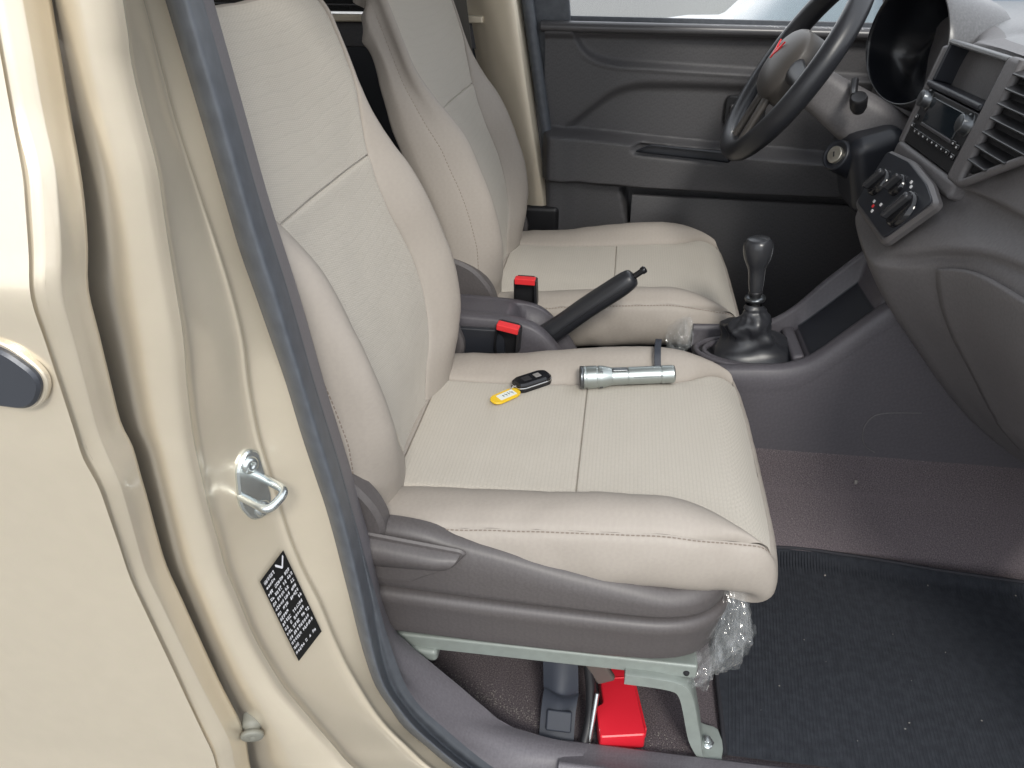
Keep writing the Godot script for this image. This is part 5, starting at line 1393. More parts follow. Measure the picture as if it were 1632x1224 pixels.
	var prof2 := [[0.0, -0.075], [0.55, -0.075], [0.86, -0.070], [0.955, -0.02], [0.985, 0.02], [1.0, 0.028], [1.022, 0.027], [1.034, 0.015], [1.045, -0.03], [1.06, -0.10]]
	var hood := []
	for q in prof2:
		var row := []
		for k in 49:
			var a := TAU * k / 48.0
			var hgt := 0.112 if cos(a) > 0.0 else 0.092
			# the brow over the dials reaches further back than the sill
			var reach: float = q[1] + (0.035 * cos(a) if q[0] > 0.9 else 0.0)
			row.append(ic + iup * cos(a) * hgt * q[0] + Vector3(0.15, 0, 1).normalized() * sin(a) * 0.158 * q[0] + iax * reach)
		hood.append(row)
	var hd := grid_data(hood, true, true)
	st = new_st()
	grid_emit(st, hd, func(i, j): return i < 5)
	obj("dial_well", st.commit(), M.lens_dark, d)
	st = new_st()
	grid_emit(st, hd, func(i, j): return i >= 5)
	obj("instrument_hood", st.commit(), M.dash_top, d)
	# glove box lid outlined by its gap, following the fascia
	var jl := 0
	for j in g[0].size():
		if g[0][j].z < -0.272:
			jl = j
	var i_top := 0
	var i_low := 0
	for i in range(60, g.size()):
		var p: Vector3 = g[i][jl]
		if p.y < 0.640 and i_top == 0:
			i_top = i
		if p.y > 0.34:
			i_low = i
	var lid := []
	var span: int = g[0].size() - 1
	for i in range(i_top - 1, i_low + 2):
		var row := []
		for j in range(jl, span):
			var n: Vector3 = gd.n[i * gd.nv + j]
			if n.x > 0.0:
				n = -n
			var inside := i > i_top - 1 and i < i_low + 1 and j > jl
			var p: Vector3 = g[clampi(i, i_top, i_low)][maxi(j, jl + 1)]
			if not inside:
				p += Vector3(0.0, 0.0, 0.0008)
			# the upper rear corner of the lid is rounded off
			row.append(p + n * (0.0065 if inside else -0.003))
		lid.append(row)
	obj("glove_box_lid", grid_mesh(lid, false), M.dash, d)

# ------------------------------------------------------------------ tunnel console, gear lever, handbrake
func make_console() -> void:
	var c := thing("centre_console", "low dark console between the front seats with gear gate and tray", "console", Vector3(0.28, 0.222, -0.5))
	var top := [[0.05, 0.372], [0.18, 0.374], [0.26, 0.380], [0.32, 0.387], [0.355, 0.403], [0.40, 0.448], [0.44, 0.492], [0.475, 0.526], [0.56, 0.58], [0.80, 0.60]]
	var g := []
	for k in 128:
		var x := lerpf(0.165, 0.80, k / 127.0)
		var y := tab(top, x)
		var pocket := smoothstep(0.345, 0.362, x)
		var yf := y - 0.032 + 0.027 * pocket + 0.045 * smoothstep(0.452, 0.466, x)
		var far := y + 0.012 + 0.036 * smoothstep(0.27, 0.40, x)
		g.append([Vector3(x, 0.205, -0.414), Vector3(x, 0.26, -0.416), Vector3(x, y - 0.075, -0.419), Vector3(x, y - 0.048, -0.4195), Vector3(x, y - 0.045, -0.4205), Vector3(x, y - 0.042, -0.4195), Vector3(x, y - 0.022, -0.4205), Vector3(x, y - 0.007, -0.425), Vector3(x, y - 0.001, -0.432), Vector3(x, y, -0.442), Vector3(x, y - 0.002, -0.449), Vector3(x, y - 0.008, -0.453), Vector3(x, yf, -0.457), Vector3(x, yf - 0.002, -0.47), Vector3(x, yf - 0.002, -0.567), Vector3(x, yf, -0.576), Vector3(x, maxf(far, yf) - 0.010, -0.581), Vector3(x, maxf(far, yf) - 0.002, -0.584), Vector3(x, maxf(far, yf), -0.590), Vector3(x, maxf(far, yf) - 0.006, -0.600), Vector3(x, 0.28, -0.610), Vector3(x, 0.205, -0.610)])
	var gd := grid_data(g, false)
	var st := new_st()
	grid_emit(st, gd, func(i, j): return not (j >= 11 and j < 15 and g[i][0].x > 0.356 and g[i][0].x < 0.447))
	obj("console_shell", st.commit(), M.console, c)
	st = new_st()
	grid_emit(st, gd, func(i, j): return j >= 11 and j < 15 and g[i][0].x > 0.356 and g[i][0].x < 0.447)
	obj("tray_liner", st.commit(), M.navy_black, c)
	# cover let into the side, outlined by a fine joint
	var lid := [Vector3(0.56, 0.318, -0.4162), Vector3(0.50, 0.312, -0.4162), Vector3(0.478, 0.300, -0.4158), Vector3(0.470, 0.275, -0.4152), Vector3(0.478, 0.245, -0.4146), Vector3(0.50, 0.228, -0.4142)]
	st = new_st()
	tube(st, spline(lid, 5), 0.0011, 6)
	obj("side_cover_joint", st.commit(), M.dash, c)
	# cross bar between tray and gear gate, raised rings round the gaiter
	for q in [[0.112, 0.062, 0.372], [0.097, 0.053, 0.370]]:
		st = new_st()
		var arc := []
		for k in 25:
			var an := PI * (0.42 + 1.16 * k / 24.0)
			arc.append(Vector3(0.278 + cos(an) * q[0], q[2], -0.505 - sin(an) * q[1]))
		tube(st, arc, 0.0055, 10)
		obj("gate_ring", st.commit(), M.console, c)
	st = new_st()
	rbox(st, Transform3D(Basis(Vector3.BACK, 0.25), Vector3(0.345, 0.380, -0.516)), Vector3(0.022, 0.034, 0.122), 0.006)
	obj("cross_bar", st.commit(), M.console, c)
	st = new_st()
	rbox(st, Transform3D(Basis(Vector3.BACK, 0.06), Vector3(0.25, 0.358, -0.505)), Vector3(0.175, 0.010, 0.100), 0.004)
	obj("gear_gate_plate", st.commit(), M.navy_black, c)

	# gear lever
	var b := Vector3(0.272, 0.362, -0.505)
	var gl := thing("gear_lever", "black gear lever with rounded knob and wrinkled leather gaiter", "gear lever", b)
	var nz := FastNoiseLite.new()
	nz.seed = 23
	nz.frequency = 7.0
	var gg := []
	var axis_top := Vector3(0.258, 0.472, -0.5)
	for i in 41:
		var u := i / 40.0
		var cc := b.lerp(axis_top, u)
		var rr := lerpf(0.070, 0.0140, pow(u, 0.85))
		var row := []
		for k in 57:
			var a := TAU * k / 56.0
			var w := rr
			# soft folds that wind round the gaiter
			var env := sin(PI * clampf(u * 1.02, 0.0, 1.0))
			var tw := a + u * 8.0 + 0.8 * nz.get_noise_2d(cos(a) * 0.2, sin(a) * 0.2 + u * 0.3)
			w += env * (0.019 * pow(0.5 + 0.5 * sin(tw + 0.6), 4.0) - 0.006)
			w += env * (0.010 * pow(0.5 + 0.5 * sin(a * 2.0 - u * 5.0 + 2.3), 5.0) - 0.003)
			w += env * (0.006 * pow(0.5 + 0.5 * sin(a * 2.0 + u * 11.0), 5.0) - 0.002)
			w += 0.0014 * sin(u * 62.0) * smoothstep(0.80, 0.9, u)
			var sq := 1.0 + 0.16 * (1.0 - u) * pow(absf(sin(2.0 * a)), 1.5)
			row.append(cc + Vector3(cos(a) * w * sq * 1.15, 0.018 * env * sin(a + 2.4 + u * 3.0) * (1.0 - u), sin(a) * w * sq * 0.76))
		gg.append(row)
	obj("gaiter", grid_mesh(gg, true, true), M.leather_black, gl)
	st = new_st()
	var ka := Vector3(-0.10, 1.0, 0.0).normalized()
	var kx := Transform3D(along(ka), Vector3(0.259, 0.470, -0.5))
	lathe(st, [Vector2(0.0, -0.02), Vector2(0.0095, -0.02), Vector2(0.0095, 0.022), Vector2(0.0125, 0.024), Vector2(0.0125, 0.028), Vector2(0.010, 0.030)], 24, kx)
	obj("lever_rod", st.commit(), M.black, gl)
	st = new_st()
	lathe(st, [Vector2(0.010, 0.010), Vector2(0.0175, 0.011), Vector2(0.0185, 0.0145), Vector2(0.0175, 0.018), Vector2(0.010, 0.019)], 28, kx)
	obj("collar", st.commit(), M.aluminium_dark, gl)
	st = new_st()
	lathe(st, [Vector2(0.0115, 0.028), Vector2(0.0125, 0.034), Vector2(0.0138, 0.045), Vector2(0.0142, 0.058), Vector2(0.0152, 0.070), Vector2(0.0185, 0.080), Vector2(0.0228, 0.090), Vector2(0.0252, 0.102), Vector2(0.0256, 0.112), Vector2(0.0240, 0.121), Vector2(0.0190, 0.1270), Vector2(0.0178, 0.1262), Vector2(0.0165, 0.1272), Vector2(0.008, 0.1285), Vector2(0.0, 0.129)], 32, kx)
	obj("knob", st.commit(), M.knob, gl)

	# raised rear part with the handbrake slot
	var hb := thing("handbrake_console", "raised grey console cover with slot at the handbrake foot", "console", Vector3(-0.17, 0.222, -0.5))
	var rt := [[-0.34, 0.440], [-0.25, 0.438], [-0.17, 0.432], [-0.13, 0.418], [-0.095, 0.383], [-0.07, 0.348], [-0.045, 0.300], [-0.02, 0.262], [0.01, 0.240]]
	var hg := []
	for k in 40:
		var x := lerpf(-0.34, 0.008, k / 39.0)
		var y := tab(rt, x)
		var slot := smoothstep(-0.185, -0.165, x)
		var dip := y - 0.045 * slot
		var wd := 0.055 + 0.004 * smoothstep(-0.2, -0.1, x)
		var zc := -0.505
		hg.append([Vector3(x, 0.20, zc + wd + 0.012), Vector3(x, y - 0.03, zc + wd + 0.004), Vector3(x, y - 0.007, zc + wd + 0.001), Vector3(x, y - 0.001, zc + wd - 0.005), Vector3(x, y, zc + wd - 0.012), Vector3(x, y, zc + wd - 0.024), Vector3(x, y - 0.002, zc + wd - 0.027), Vector3(x, dip, zc + wd - 0.030), Vector3(x, dip, zc - wd + 0.030), Vector3(x, y - 0.002, zc - wd + 0.027), Vector3(x, y, zc - wd + 0.022), Vector3(x, y, zc - wd + 0.012), Vector3(x, y - 0.007, zc - wd - 0.001), Vector3(x, 0.20, zc - wd - 0.012)])
	obj("cover", grid_mesh(hg, false), M.console, hb)
	st = new_st()
	rbox(st, Transform3D(Basis(), Vector3(-0.255, 0.37, -0.432)), Vector3(0.13, 0.11, 0.012), 0.004)
	obj("side_tray", st.commit(), M.navy_black, hb)
	var hbl := thing("handbrake_lever", "black handbrake lever raised between the seats with push button", "handbrake", Vector3(-0.11, 0.36, -0.5))
	st = new_st()
	var ha := Vector3(-0.125, 0.378, -0.503)
	var he := Vector3(0.038, 0.513, -0.503)
	var hp := [ha, ha.lerp(he, 0.2), ha.lerp(he, 0.5) + Vector3(-0.001, 0.001, 0), ha.lerp(he, 0.8), ha.lerp(he, 0.93), he]
	var hr := [0.024, 0.024, 0.0235, 0.023, 0.0225, 0.022, 0.022, 0.022, 0.022, 0.022, 0.022, 0.022, 0.022, 0.0218, 0.0215, 0.021, 0.0205, 0.0195, 0.0185, 0.0165, 0.0110]
	tube(st, spline(hp, 4), hr, 18, true, 0.95)
	var grip := obj("grip", st.commit(), M.leather_black, hbl)
	st = new_st()
	var dirv := (he - ha).normalized()
	lathe(st, [Vector2(0.0055, -0.006), Vector2(0.0055, 0.016), Vector2(0.007, 0.0175), Vector2(0.0072, 0.023), Vector2(0.0055, 0.0255), Vector2(0.0, 0.026)], 18, Transform3D(along(dirv), he))
	obj("push_button", st.commit(), M.gloss_black, hbl)
	st = new_st()
	for s in [-1.0, 1.0]:
		st = new_st()
		tube(st, spline([ha.lerp(he, 0.12) + Vector3(-0.002, -0.004, 0.0228 * s), ha.lerp(he, 0.5) + Vector3(-0.003, -0.002, 0.0222 * s), ha.lerp(he, 0.88) + Vector3(0, -0.002, 0.0212 * s)], 5), 0.0008, 6)
		obj("grip_seam", st.commit(), M.black, grip)


	# two belt buckles
	make_buckle(Vector3(-0.168, 0.428, -0.582), Vector3(-0.02, 1.0, 0.05), 0.22, "upright black belt buckle with red button beside the driver's seat")
	make_buckle(Vector3(-0.182, 0.405, -0.425), Vector3(0.10, 1.0, 0.18), 0.30, "tilted black belt buckle with red button between passenger seat and console")

func make_buckle(p: Vector3, up: Vector3, turn: float, label: String) -> void:
	var b := thing("belt_buckle", label, "belt buckle", p - Vector3(0, 0.07, 0), "seat belt buckles")
	var y := up.normalized()
	var z := Vector3(sin(turn) * -0.4, 0.25, 1.0)
	z = (z - y * z.dot(y)).normalized()
	var xf := Transform3D(Basis(y.cross(z), y, z), p)
	var st := new_st()
	prism(st, rounded([Vector2(-0.0225, 0.043), Vector2(0.0225, 0.043), Vector2(0.0235, -0.010), Vector2(0.017, -0.035), Vector2(-0.017, -0.035), Vector2(-0.0235, -0.010)], 0.004), 0.021, 0.004, xf)
	obj("buckle_body", st.commit(), M.black, b)
	st = new_st()
	rbox(st, xf * Transform3D(Basis(), Vector3(0, 0.040, 0.014)), Vector3(0.041, 0.013, 0.0155), 0.002)
	var btn := obj("release_button", st.commit(), M.red, b)
	st = new_st()
	rbox(st, xf * Transform3D(Basis(), Vector3(0, 0.0442, 0.0035)), Vector3(0.034, 0.0035, 0.004), 0.001)
	obj("tongue_slot", st.commit(), M.hollow, btn)
	st = new_st()
	rbox(st, xf * Transform3D(Basis(), Vector3(0, -0.085, 0.010)), Vector3(0.028, 0.11, 0.005), 0.002)
	obj("stem", st.commit(), M.webbing, b)

# ------------------------------------------------------------------ things on and under the seat
func make_small_things() -> void:
	# aluminium torch lying on the far bolster
	var a := Vector3(-0.043, 0.4125, -0.292)
	var e := Vector3(0.112, 0.4205, -0.312)
	var f := thing("torch", "silver aluminium torch lying on the passenger seat cushion", "torch", Vector3(0.035, 0.412, -0.352))
	var ax := (e - a).normalized()
	var xf := Transform3D(along(ax), a)
	var L := a.distance_to(e)
	obj("torch_head", lathe_mesh([Vector2(0.0150, 0.006), Vector2(0.0192, 0.006), Vector2(0.0192, 0.006), Vector2(0.0192, 0.009), Vector2(0.0184, 0.0095), Vector2(0.0184, 0.011), Vector2(0.0192, 0.0115), Vector2(0.0192, 0.027), Vector2(0.0192, 0.027), Vector2(0.0180, 0.0275), Vector2(0.0180, 0.0305), Vector2(0.0190, 0.031), Vector2(0.0186, 0.038), Vector2(0.0162, 0.048), Vector2(0.0150, 0.053)], 48, xf), M.aluminium, f)
	obj("lens_ring", lathe_mesh([Vector2(0.0, 0.004), Vector2(0.0158, 0.004), Vector2(0.0165, 0.0), Vector2(0.0186, 0.0), Vector2(0.0194, 0.0012), Vector2(0.0194, 0.0058), Vector2(0.0150, 0.0060)], 48, xf), M.aluminium_dark, f)
	obj("torch_barrel", lathe_mesh([Vector2(0.0148, 0.0532), Vector2(0.0148, 0.078), Vector2(0.0148, 0.078), Vector2(0.0140, 0.0784), Vector2(0.0140, 0.0800), Vector2(0.0148, 0.0804), Vector2(0.0148, 0.0804), Vector2(0.0148, L - 0.024), Vector2(0.0148, L - 0.024), Vector2(0.0138, L - 0.0235), Vector2(0.0138, L - 0.0215), Vector2(0.0151, L - 0.021), Vector2(0.0151, L - 0.002), Vector2(0.0151, L - 0.002), Vector2(0.0138, L)], 48, xf), M.aluminium, f)
	obj("tail_cap", lathe_mesh([Vector2(0.0138, L + 0.0002), Vector2(0.0120, L + 0.0008), Vector2(0.0110, L - 0.001), Vector2(0.0, L - 0.001)], 32, xf), M.aluminium_dark, f)
	var st := new_st()
	var bz := xf.basis
	rbox(st, Transform3D(Basis(ax, Vector3.UP, ax.cross(Vector3.UP)), a + ax * 0.066 + Vector3(0, 0.0140, 0.0045)), Vector3(0.026, 0.0045, 0.009), 0.002)
	obj("switch", st.commit(), M.aluminium_dark, f)
	for u in [0.095, 0.112]:
		st = new_st()
		rbox(st, Transform3D(Basis(ax, Vector3.UP, ax.cross(Vector3.UP)), a + ax * (u + 0.01) + Vector3(0, 0.004, 0.0142)), Vector3(0.032, 0.0012, 0.0012), 0.0005)
		obj("flute", st.commit(), M.aluminium_dark, f)
	for k in 4:
		var an := PI * 0.5 * k + 0.9
		st = new_st()
		var q: Vector3 = xf * Vector3(cos(an) * 0.0178, 0.0345, sin(an) * 0.0178)
		rbox(st, Transform3D(bz, q), Vector3(0.004, 0.006, 0.004), 0.001)
		obj("vent_slot", st.commit(), M.aluminium_dark, f)
	# wrist strap running back over the edge of the cushion
	var sp := [a + ax * (L - 0.028) + Vector3(0, 0.010, -0.010), Vector3(0.083, 0.446, -0.335), Vector3(0.084, 0.448, -0.360), Vector3(0.086, 0.446, -0.385), Vector3(0.087, 0.428, -0.408), Vector3(0.087, 0.39, -0.420)]
	sp = spline(sp, 4)
	var sg := []
	for i in sp.size():
		var p: Vector3 = sp[i]
		sg.append([p + Vector3(-0.0055, 0, 0), p + Vector3(-0.005, 0.0012, 0), p + Vector3(0.005, 0.0012, 0), p + Vector3(0.0055, 0, 0), p + Vector3(0.005, -0.001, 0), p + Vector3(-0.0055, 0, 0)])
	obj("wrist_strap", grid_mesh(sg, false), M.webbing, f)

	# car key with its tag
	var kc := Vector3(-0.122, 0.3925, -0.3)
	var kd := Vector3(0.060, 0.0, -0.052).normalized()
	var kn := Vector3.UP
	var kx := Transform3D(Basis(kd, kn, kd.cross(kn)), Vector3(-0.124, 0.3895, -0.298))
	var key := thing("car_key", "black car key fob lying on the passenger seat", "car key", kx.origin)
	var fob := rounded([Vector2(-0.036, -0.012), Vector2(-0.036, 0.012), Vector2(-0.026, 0.0175), Vector2(0.024, 0.0175), Vector2(0.036, 0.010), Vector2(0.036, -0.010), Vector2(0.024, -0.0175), Vector2(-0.026, -0.0175)], 0.010, 5)
	var flat := kx * Transform3D(Basis(Vector3.RIGHT, -PI / 2.0), Vector3.ZERO)
	obj("fob_base", prism_mesh(fob, 0.0070, 0.0015, flat), M.gloss_black, key)
	var band := []
	var topo := []
	for p in fob:
		band.append(p * 1.012)
		topo.append(p * 0.96)
	obj("chrome_band", prism_mesh(band, 0.0016, 0.0004, flat * Transform3D(Basis(), Vector3(0, 0, 0.0070))), M.chrome, key)
	var fobt := obj("fob_top", prism_mesh(topo, 0.0065, 0.0035, flat * Transform3D(Basis(), Vector3(0, 0, 0.0086))), M.gloss_black, key)
	obj("fob_badge", prism_mesh(rounded([Vector2(0.004, -0.006), Vector2(0.004, 0.006), Vector2(0.016, 0.006), Vector2(0.016, -0.006)], 0.002), 0.0008, 0.0003, flat * Transform3D(Basis(), Vector3(0, 0, 0.0150))), M.badge, fobt)
	obj("fob_button", prism_mesh(rounded([Vector2(-0.020, -0.007), Vector2(-0.020, 0.007), Vector2(-0.004, 0.007), Vector2(-0.004, -0.007)], 0.003), 0.0008, 0.0003, flat * Transform3D(Basis(), Vector3(0, 0, 0.0150))), M.black, fobt)
	st = new_st()
	var ring := []
	for k in 25:
		var an := TAU * k / 24.0
		ring.append(kx * (Vector3(-0.040, 0.006, 0.004) + Vector3(cos(an) * 0.008, sin(an) * 0.0065, sin(an) * 0.004)))
	tube(st, ring, 0.0008, 8, false)
	obj("key_ring", st.commit(), M.chrome, key)
	var tag := thing("key_tag", "yellow plastic key tag with a paper window", "key tag", Vector3(-0.165, 0.391, -0.246))
	var td := Vector3(0.046, 0.0, -0.052).normalized()
	var tx := Transform3D(Basis(td, Vector3.UP, td.cross(Vector3.UP)), Vector3(-0.1615, 0.3925, -0.2475)) * Transform3D(Basis(Vector3.RIGHT, -PI / 2.0 + 0.10), Vector3.ZERO)
	var tb := obj("tag_body", prism_mesh(rounded([Vector2(-0.030, -0.006), Vector2(-0.030, 0.006), Vector2(-0.022, 0.0125), Vector2(0.018, 0.0125), Vector2(0.028, 0.006), Vector2(0.028, -0.006), Vector2(0.018, -0.0125), Vector2(-0.022, -0.0125)], 0.008, 5), 0.0026, 0.0008, tx), M.yellow, tag)
	obj("paper_window", prism_mesh(rounded([Vector2(-0.016, -0.0075), Vector2(-0.016, 0.0075), Vector2(0.018, 0.0075), Vector2(0.018, -0.0075)], 0.0015), 0.0006, 0.0002, tx * Transform3D(Basis(), Vector3(0, 0, 0.0024))), M.paper, tb)
	st = new_st()
	for k in 4:
		rbox(st, tx * Transform3D(Basis(Vector3.BACK, 0.4 * (k % 2)), Vector3(-0.006 + 0.006 * k, 0.0006 * (k % 3), 0.0032)), Vector3(0.0008, 0.006 + 0.001 * k, 0.0003), 0.0001, false)
		rbox(st, tx * Transform3D(Basis(Vector3.BACK, 1.4), Vector3(-0.005 + 0.006 * k, 0.001, 0.0032)), Vector3(0.0008, 0.004, 0.0003), 0.0001, false)
	stuff(obj("handwriting", st.commit(), M.black, tb))

	# red plastic case under the seat
	var tc := thing("warning_triangle_case", "bright red plastic case lying under the passenger seat", "case", Vector3(0.055, 0.0, 0.03))
	var tb2 := Transform3D(Basis(Vector3.UP, 0.20), Vector3(0.052, 0.006, 0.03)) * Transform3D(Basis(Vector3.RIGHT, -PI / 2.0), Vector3.ZERO)
	obj("case_shell", prism_mesh(rounded([Vector2(-0.038, -0.068), Vector2(0.030, -0.068), Vector2(0.032, 0.10), Vector2(0.000, 0.125), Vector2(-0.020, 0.07), Vector2(-0.024, -0.01), Vector2(-0.036, -0.016)], 0.005), 0.030, 0.0018, tb2), M.red_case, tc)
	st = new_st()
	rbox(st, tb2 * Transform3D(Basis(), Vector3(0.006, 0.034, 0.0295)), Vector3(0.048, 0.003, 0.003), 0.001)
	obj("case_rib", st.commit(), M.red_case, tc)
	st = new_st()
	rbox(st, tb2 * Transform3D(Basis(), Vector3(0.033, 0.02, 0.014)), Vector3(0.003, 0.15, 0.020), 0.001)
	obj("case_hinge", st.commit(), M.red_case, tc)

	# belt webbing hanging in folds from the seat runner to the floor
	var wb := thing("seat_belt_strap", "navy seat belt webbing hanging in folds under the seat", "seat belt", Vector3(-0.035, 0.0, 0.06))
	var wp := [Vector3(-0.040, 0.165, 0.025), Vector3(-0.039, 0.130, 0.040), Vector3(-0.036, 0.100, 0.056), Vector3(-0.034, 0.082, 0.070), Vector3(-0.033, 0.074, 0.066), Vector3(-0.034, 0.058, 0.060), Vector3(-0.036, 0.036, 0.072), Vector3(-0.036, 0.012, 0.096), Vector3(-0.035, 0.007, 0.106)]
	wp = spline(wp, 4)
	var wg := []
	for i in wp.size():
		var p: Vector3 = wp[i]
		var u := float(i) / (wp.size() - 1)
		var row := []
		for k in 9:
			var v := k / 8.0 - 0.5
			row.append(p + Vector3(v * 0.052, 0.006 * sin(v * 4.0 + u * 5.0) * sin(u * PI), 0.008 * cos(v * 5.0) * sin(u * PI)))
		wg.append(row)
	obj("webbing", grid_mesh(wg, false), M.webbing, wb)
	st = new_st()
	rbox(st, Transform3D(Basis(Vector3.RIGHT, -0.75), Vector3(-0.034, 0.032, 0.083)), Vector3(0.038, 0.030, 0.007), 0.003)
	obj("anchor_sleeve", st.commit(), M.webbing, wb)
	# jack handle bits beside it
	var jk := thing("jack_lever", "dark greasy steel lever stowed beside the red case", "tool", Vector3(0.0, 0.0, 0.06))
	st = new_st()
	tube(st, spline([Vector3(0.002, 0.150, 0.02), Vector3(0.004, 0.110, 0.035), Vector3(0.010, 0.070, 0.05), Vector3(0.012, 0.035, 0.07), Vector3(0.006, 0.012, 0.100)], 4), 0.008, 10)
	obj("lever_bar", st.commit(), M.black, jk)
	st = new_st()
	rbox(st, Transform3D(Basis(Vector3.BACK, 0.5), Vector3(0.020, 0.105, 0.04)), Vector3(0.030, 0.055, 0.012), 0.005)
	obj("bracket", st.commit(), M.grease, jk)
	st = new_st()
	tube(st, [Vector3(0.020, 0.075, 0.06), Vector3(0.013, 0.014, 0.098)], 0.0035, 8)
	obj("rod", st.commit(), M.zinc, jk)

	# floor mat
	var nz := FastNoiseLite.new()
	nz.seed = 3
	nz.frequency = 3.0
	var mt := thing("floor_mat", "dark navy ribbed floor mat in the passenger footwell", "floor mat", Vector3(0.6, 0.0, -0.12))
	var mg := []
	var far_e := [[0.18, -0.345], [0.32, -0.366], [0.40, -0.372], [0.52, -0.362], [0.65, -0.346], [0.80, -0.335], [1.1, -0.33]]
	for i in 80:
		var x := lerpf(0.212, 1.12, i / 79.0)
		var zf := tab(far_e, x)
		var row := []
		for j in 41:
			var v := j / 40.0
			var z := lerpf(0.088, zf, v)
			var y := 0.0085 + 0.003 * nz.get_noise_2d(x * 1.4, z * 1.4) + 0.010 * smoothstep(0.92, 1.0, v) * smoothstep(0.2, 0.4, x)
			row.append(Vector3(x, y, z))
		mg.append(row)
	obj("mat_sheet", grid_mesh(mg, true), M.mat, mt)
	# ribs: real ridges across the mat
	st = new_st()
	var rx := 0.218
	while rx < 1.1:
		var zf := tab(far_e, rx)
		var rg := []
		for j in 21:
			var z := lerpf(0.084, zf + 0.006, j / 20.0)
			var x := rx + 0.10 * (0.084 - z)
			var y := 0.0087 + 0.003 * nz.get_noise_2d(x * 1.4, z * 1.4) + 0.010 * smoothstep(0.92, 1.0, j / 20.0) * smoothstep(0.2, 0.4, x)
			rg.append([Vector3(x - 0.0016, y - 0.0006, z), Vector3(x - 0.0007, y + 0.0005, z), Vector3(x + 0.0007, y + 0.0005, z), Vector3(x + 0.0016, y - 0.0006, z)])
		add_grid(st, rg, false)
		rx += 0.0055
	stuff(obj("mat_ribs", st.commit(), M.mat, mt))
	var edge := []
	for i in 20:
		edge.append(Vector3(0.212, 0.0095 + 0.003 * nz.get_noise_2d(0.31, lerpf(0.088, -0.345, i / 19.0) * 1.4), lerpf(0.088, -0.345, i / 19.0)))
	for i in range(1, 60):
		var x := lerpf(0.212, 1.12, i / 59.0)
		edge.append(Vector3(x, 0.0105 + 0.003 * nz.get_noise_2d(x * 1.4, tab(far_e, x) * 1.4) + 0.010 * smoothstep(0.2, 0.4, x), tab(far_e, x)))
	st = new_st()
	tube(st, edge, 0.0035, 8)
	obj("mat_binding", st.commit(), M.mat_edge, mt)
	# crumbs and grit trodden into mat and carpet
	rng.seed = 501
	st = new_st()
	for k in 22:
		var x := rng.randf_range(0.24, 0.85)
		var z := rng.randf_range(-0.33, 0.08)
		var s := rng.randf_range(0.0006, 0.0017) * (2.0 if rng.randf() < 0.08 else 1.0)
		rbox(st, Transform3D(Basis(Vector3.UP, rng.randf() * 3.0), Vector3(x, 0.0115 + 0.003 * nz.get_noise_2d(x * 1.4, z * 1.4), z)), Vector3(s * 1.6, s, s), s * 0.3, false)
	for k in 420:
		# sand gathered where the carpet meets the sill trim
		var u := rng.randf()
		var x := lerpf(-0.26, -0.02, u)
		var z := lerpf(0.005, 0.095, u) - absf(rng.randfn(0.0, 0.016))
		var s := rng.randf_range(0.0005, 0.0015)
		rbox(st, Transform3D(Basis(Vector3.UP, rng.randf() * 3.0), Vector3(x, 0.003, z)), Vector3(s * 1.5, s, s), s * 0.3, false)
	for k in 90:
		var x := rng.randf_range(0.10, 0.22)
		var z := rng.randf_range(0.06, 0.10)
		var s := rng.randf_range(0.0005, 0.0015)
		rbox(st, Transform3D(Basis(Vector3.UP, rng.randf() * 3.0), Vector3(x, 0.003, z)), Vector3(s * 1.5, s, s), s * 0.3, false)
	for k in 60:
		var u := rng.randf()
		var y := rng.randf_range(0.03, 0.20)
		var s := rng.randf_range(0.0005, 0.0013)
		rbox(st, Transform3D(Basis(), Vector3(rng.randf_range(0.3, 0.9), y, lerpf(-0.3735, -0.411, (y - 0.03) / 0.17))), Vector3(s, s, s), s * 0.3, false)
	rbox(st, Transform3D(Basis(Vector3.UP, 0.4), Vector3(0.478, 0.165, -0.4045)), Vector3(0.006, 0.009, 0.005), 0.002)
	var grit := obj("grit", st.commit(), M.grit, self)
	grit.set_meta("label", "pale sand and crumbs scattered over mat and carpet")
	grit.set_meta("category", "grit")
	stuff(grit)

	# clear plastic wrapping: crumpled film hanging at the seat corner, another scrap by the console
	film("plastic_wrap", "crumpled clear plastic wrapping hanging from the front corner of the passenger seat", [Vector3(0.186, 0.345, 0.045), Vector3(0.192, 0.30, 0.066), Vector3(0.192, 0.255, 0.080), Vector3(0.190, 0.215, 0.085), Vector3(0.178, 0.175, 0.086), Vector3(0.158, 0.145, 0.086)], [0.006, 0.016, 0.030, 0.044, 0.050, 0.026], Vector3(0.80, 0.42, -0.25), 5)
	film("plastic_wrap", "small scrap of clear plastic wrapping beside the driver's seat front", [Vector3(0.150, 0.405, -0.575), Vector3(0.145, 0.385, -0.555), Vector3(0.140, 0.36, -0.545), Vector3(0.135, 0.335, -0.540)], [0.012, 0.022, 0.026, 0.012], Vector3(0.9, 0.1, 0.3), 15)

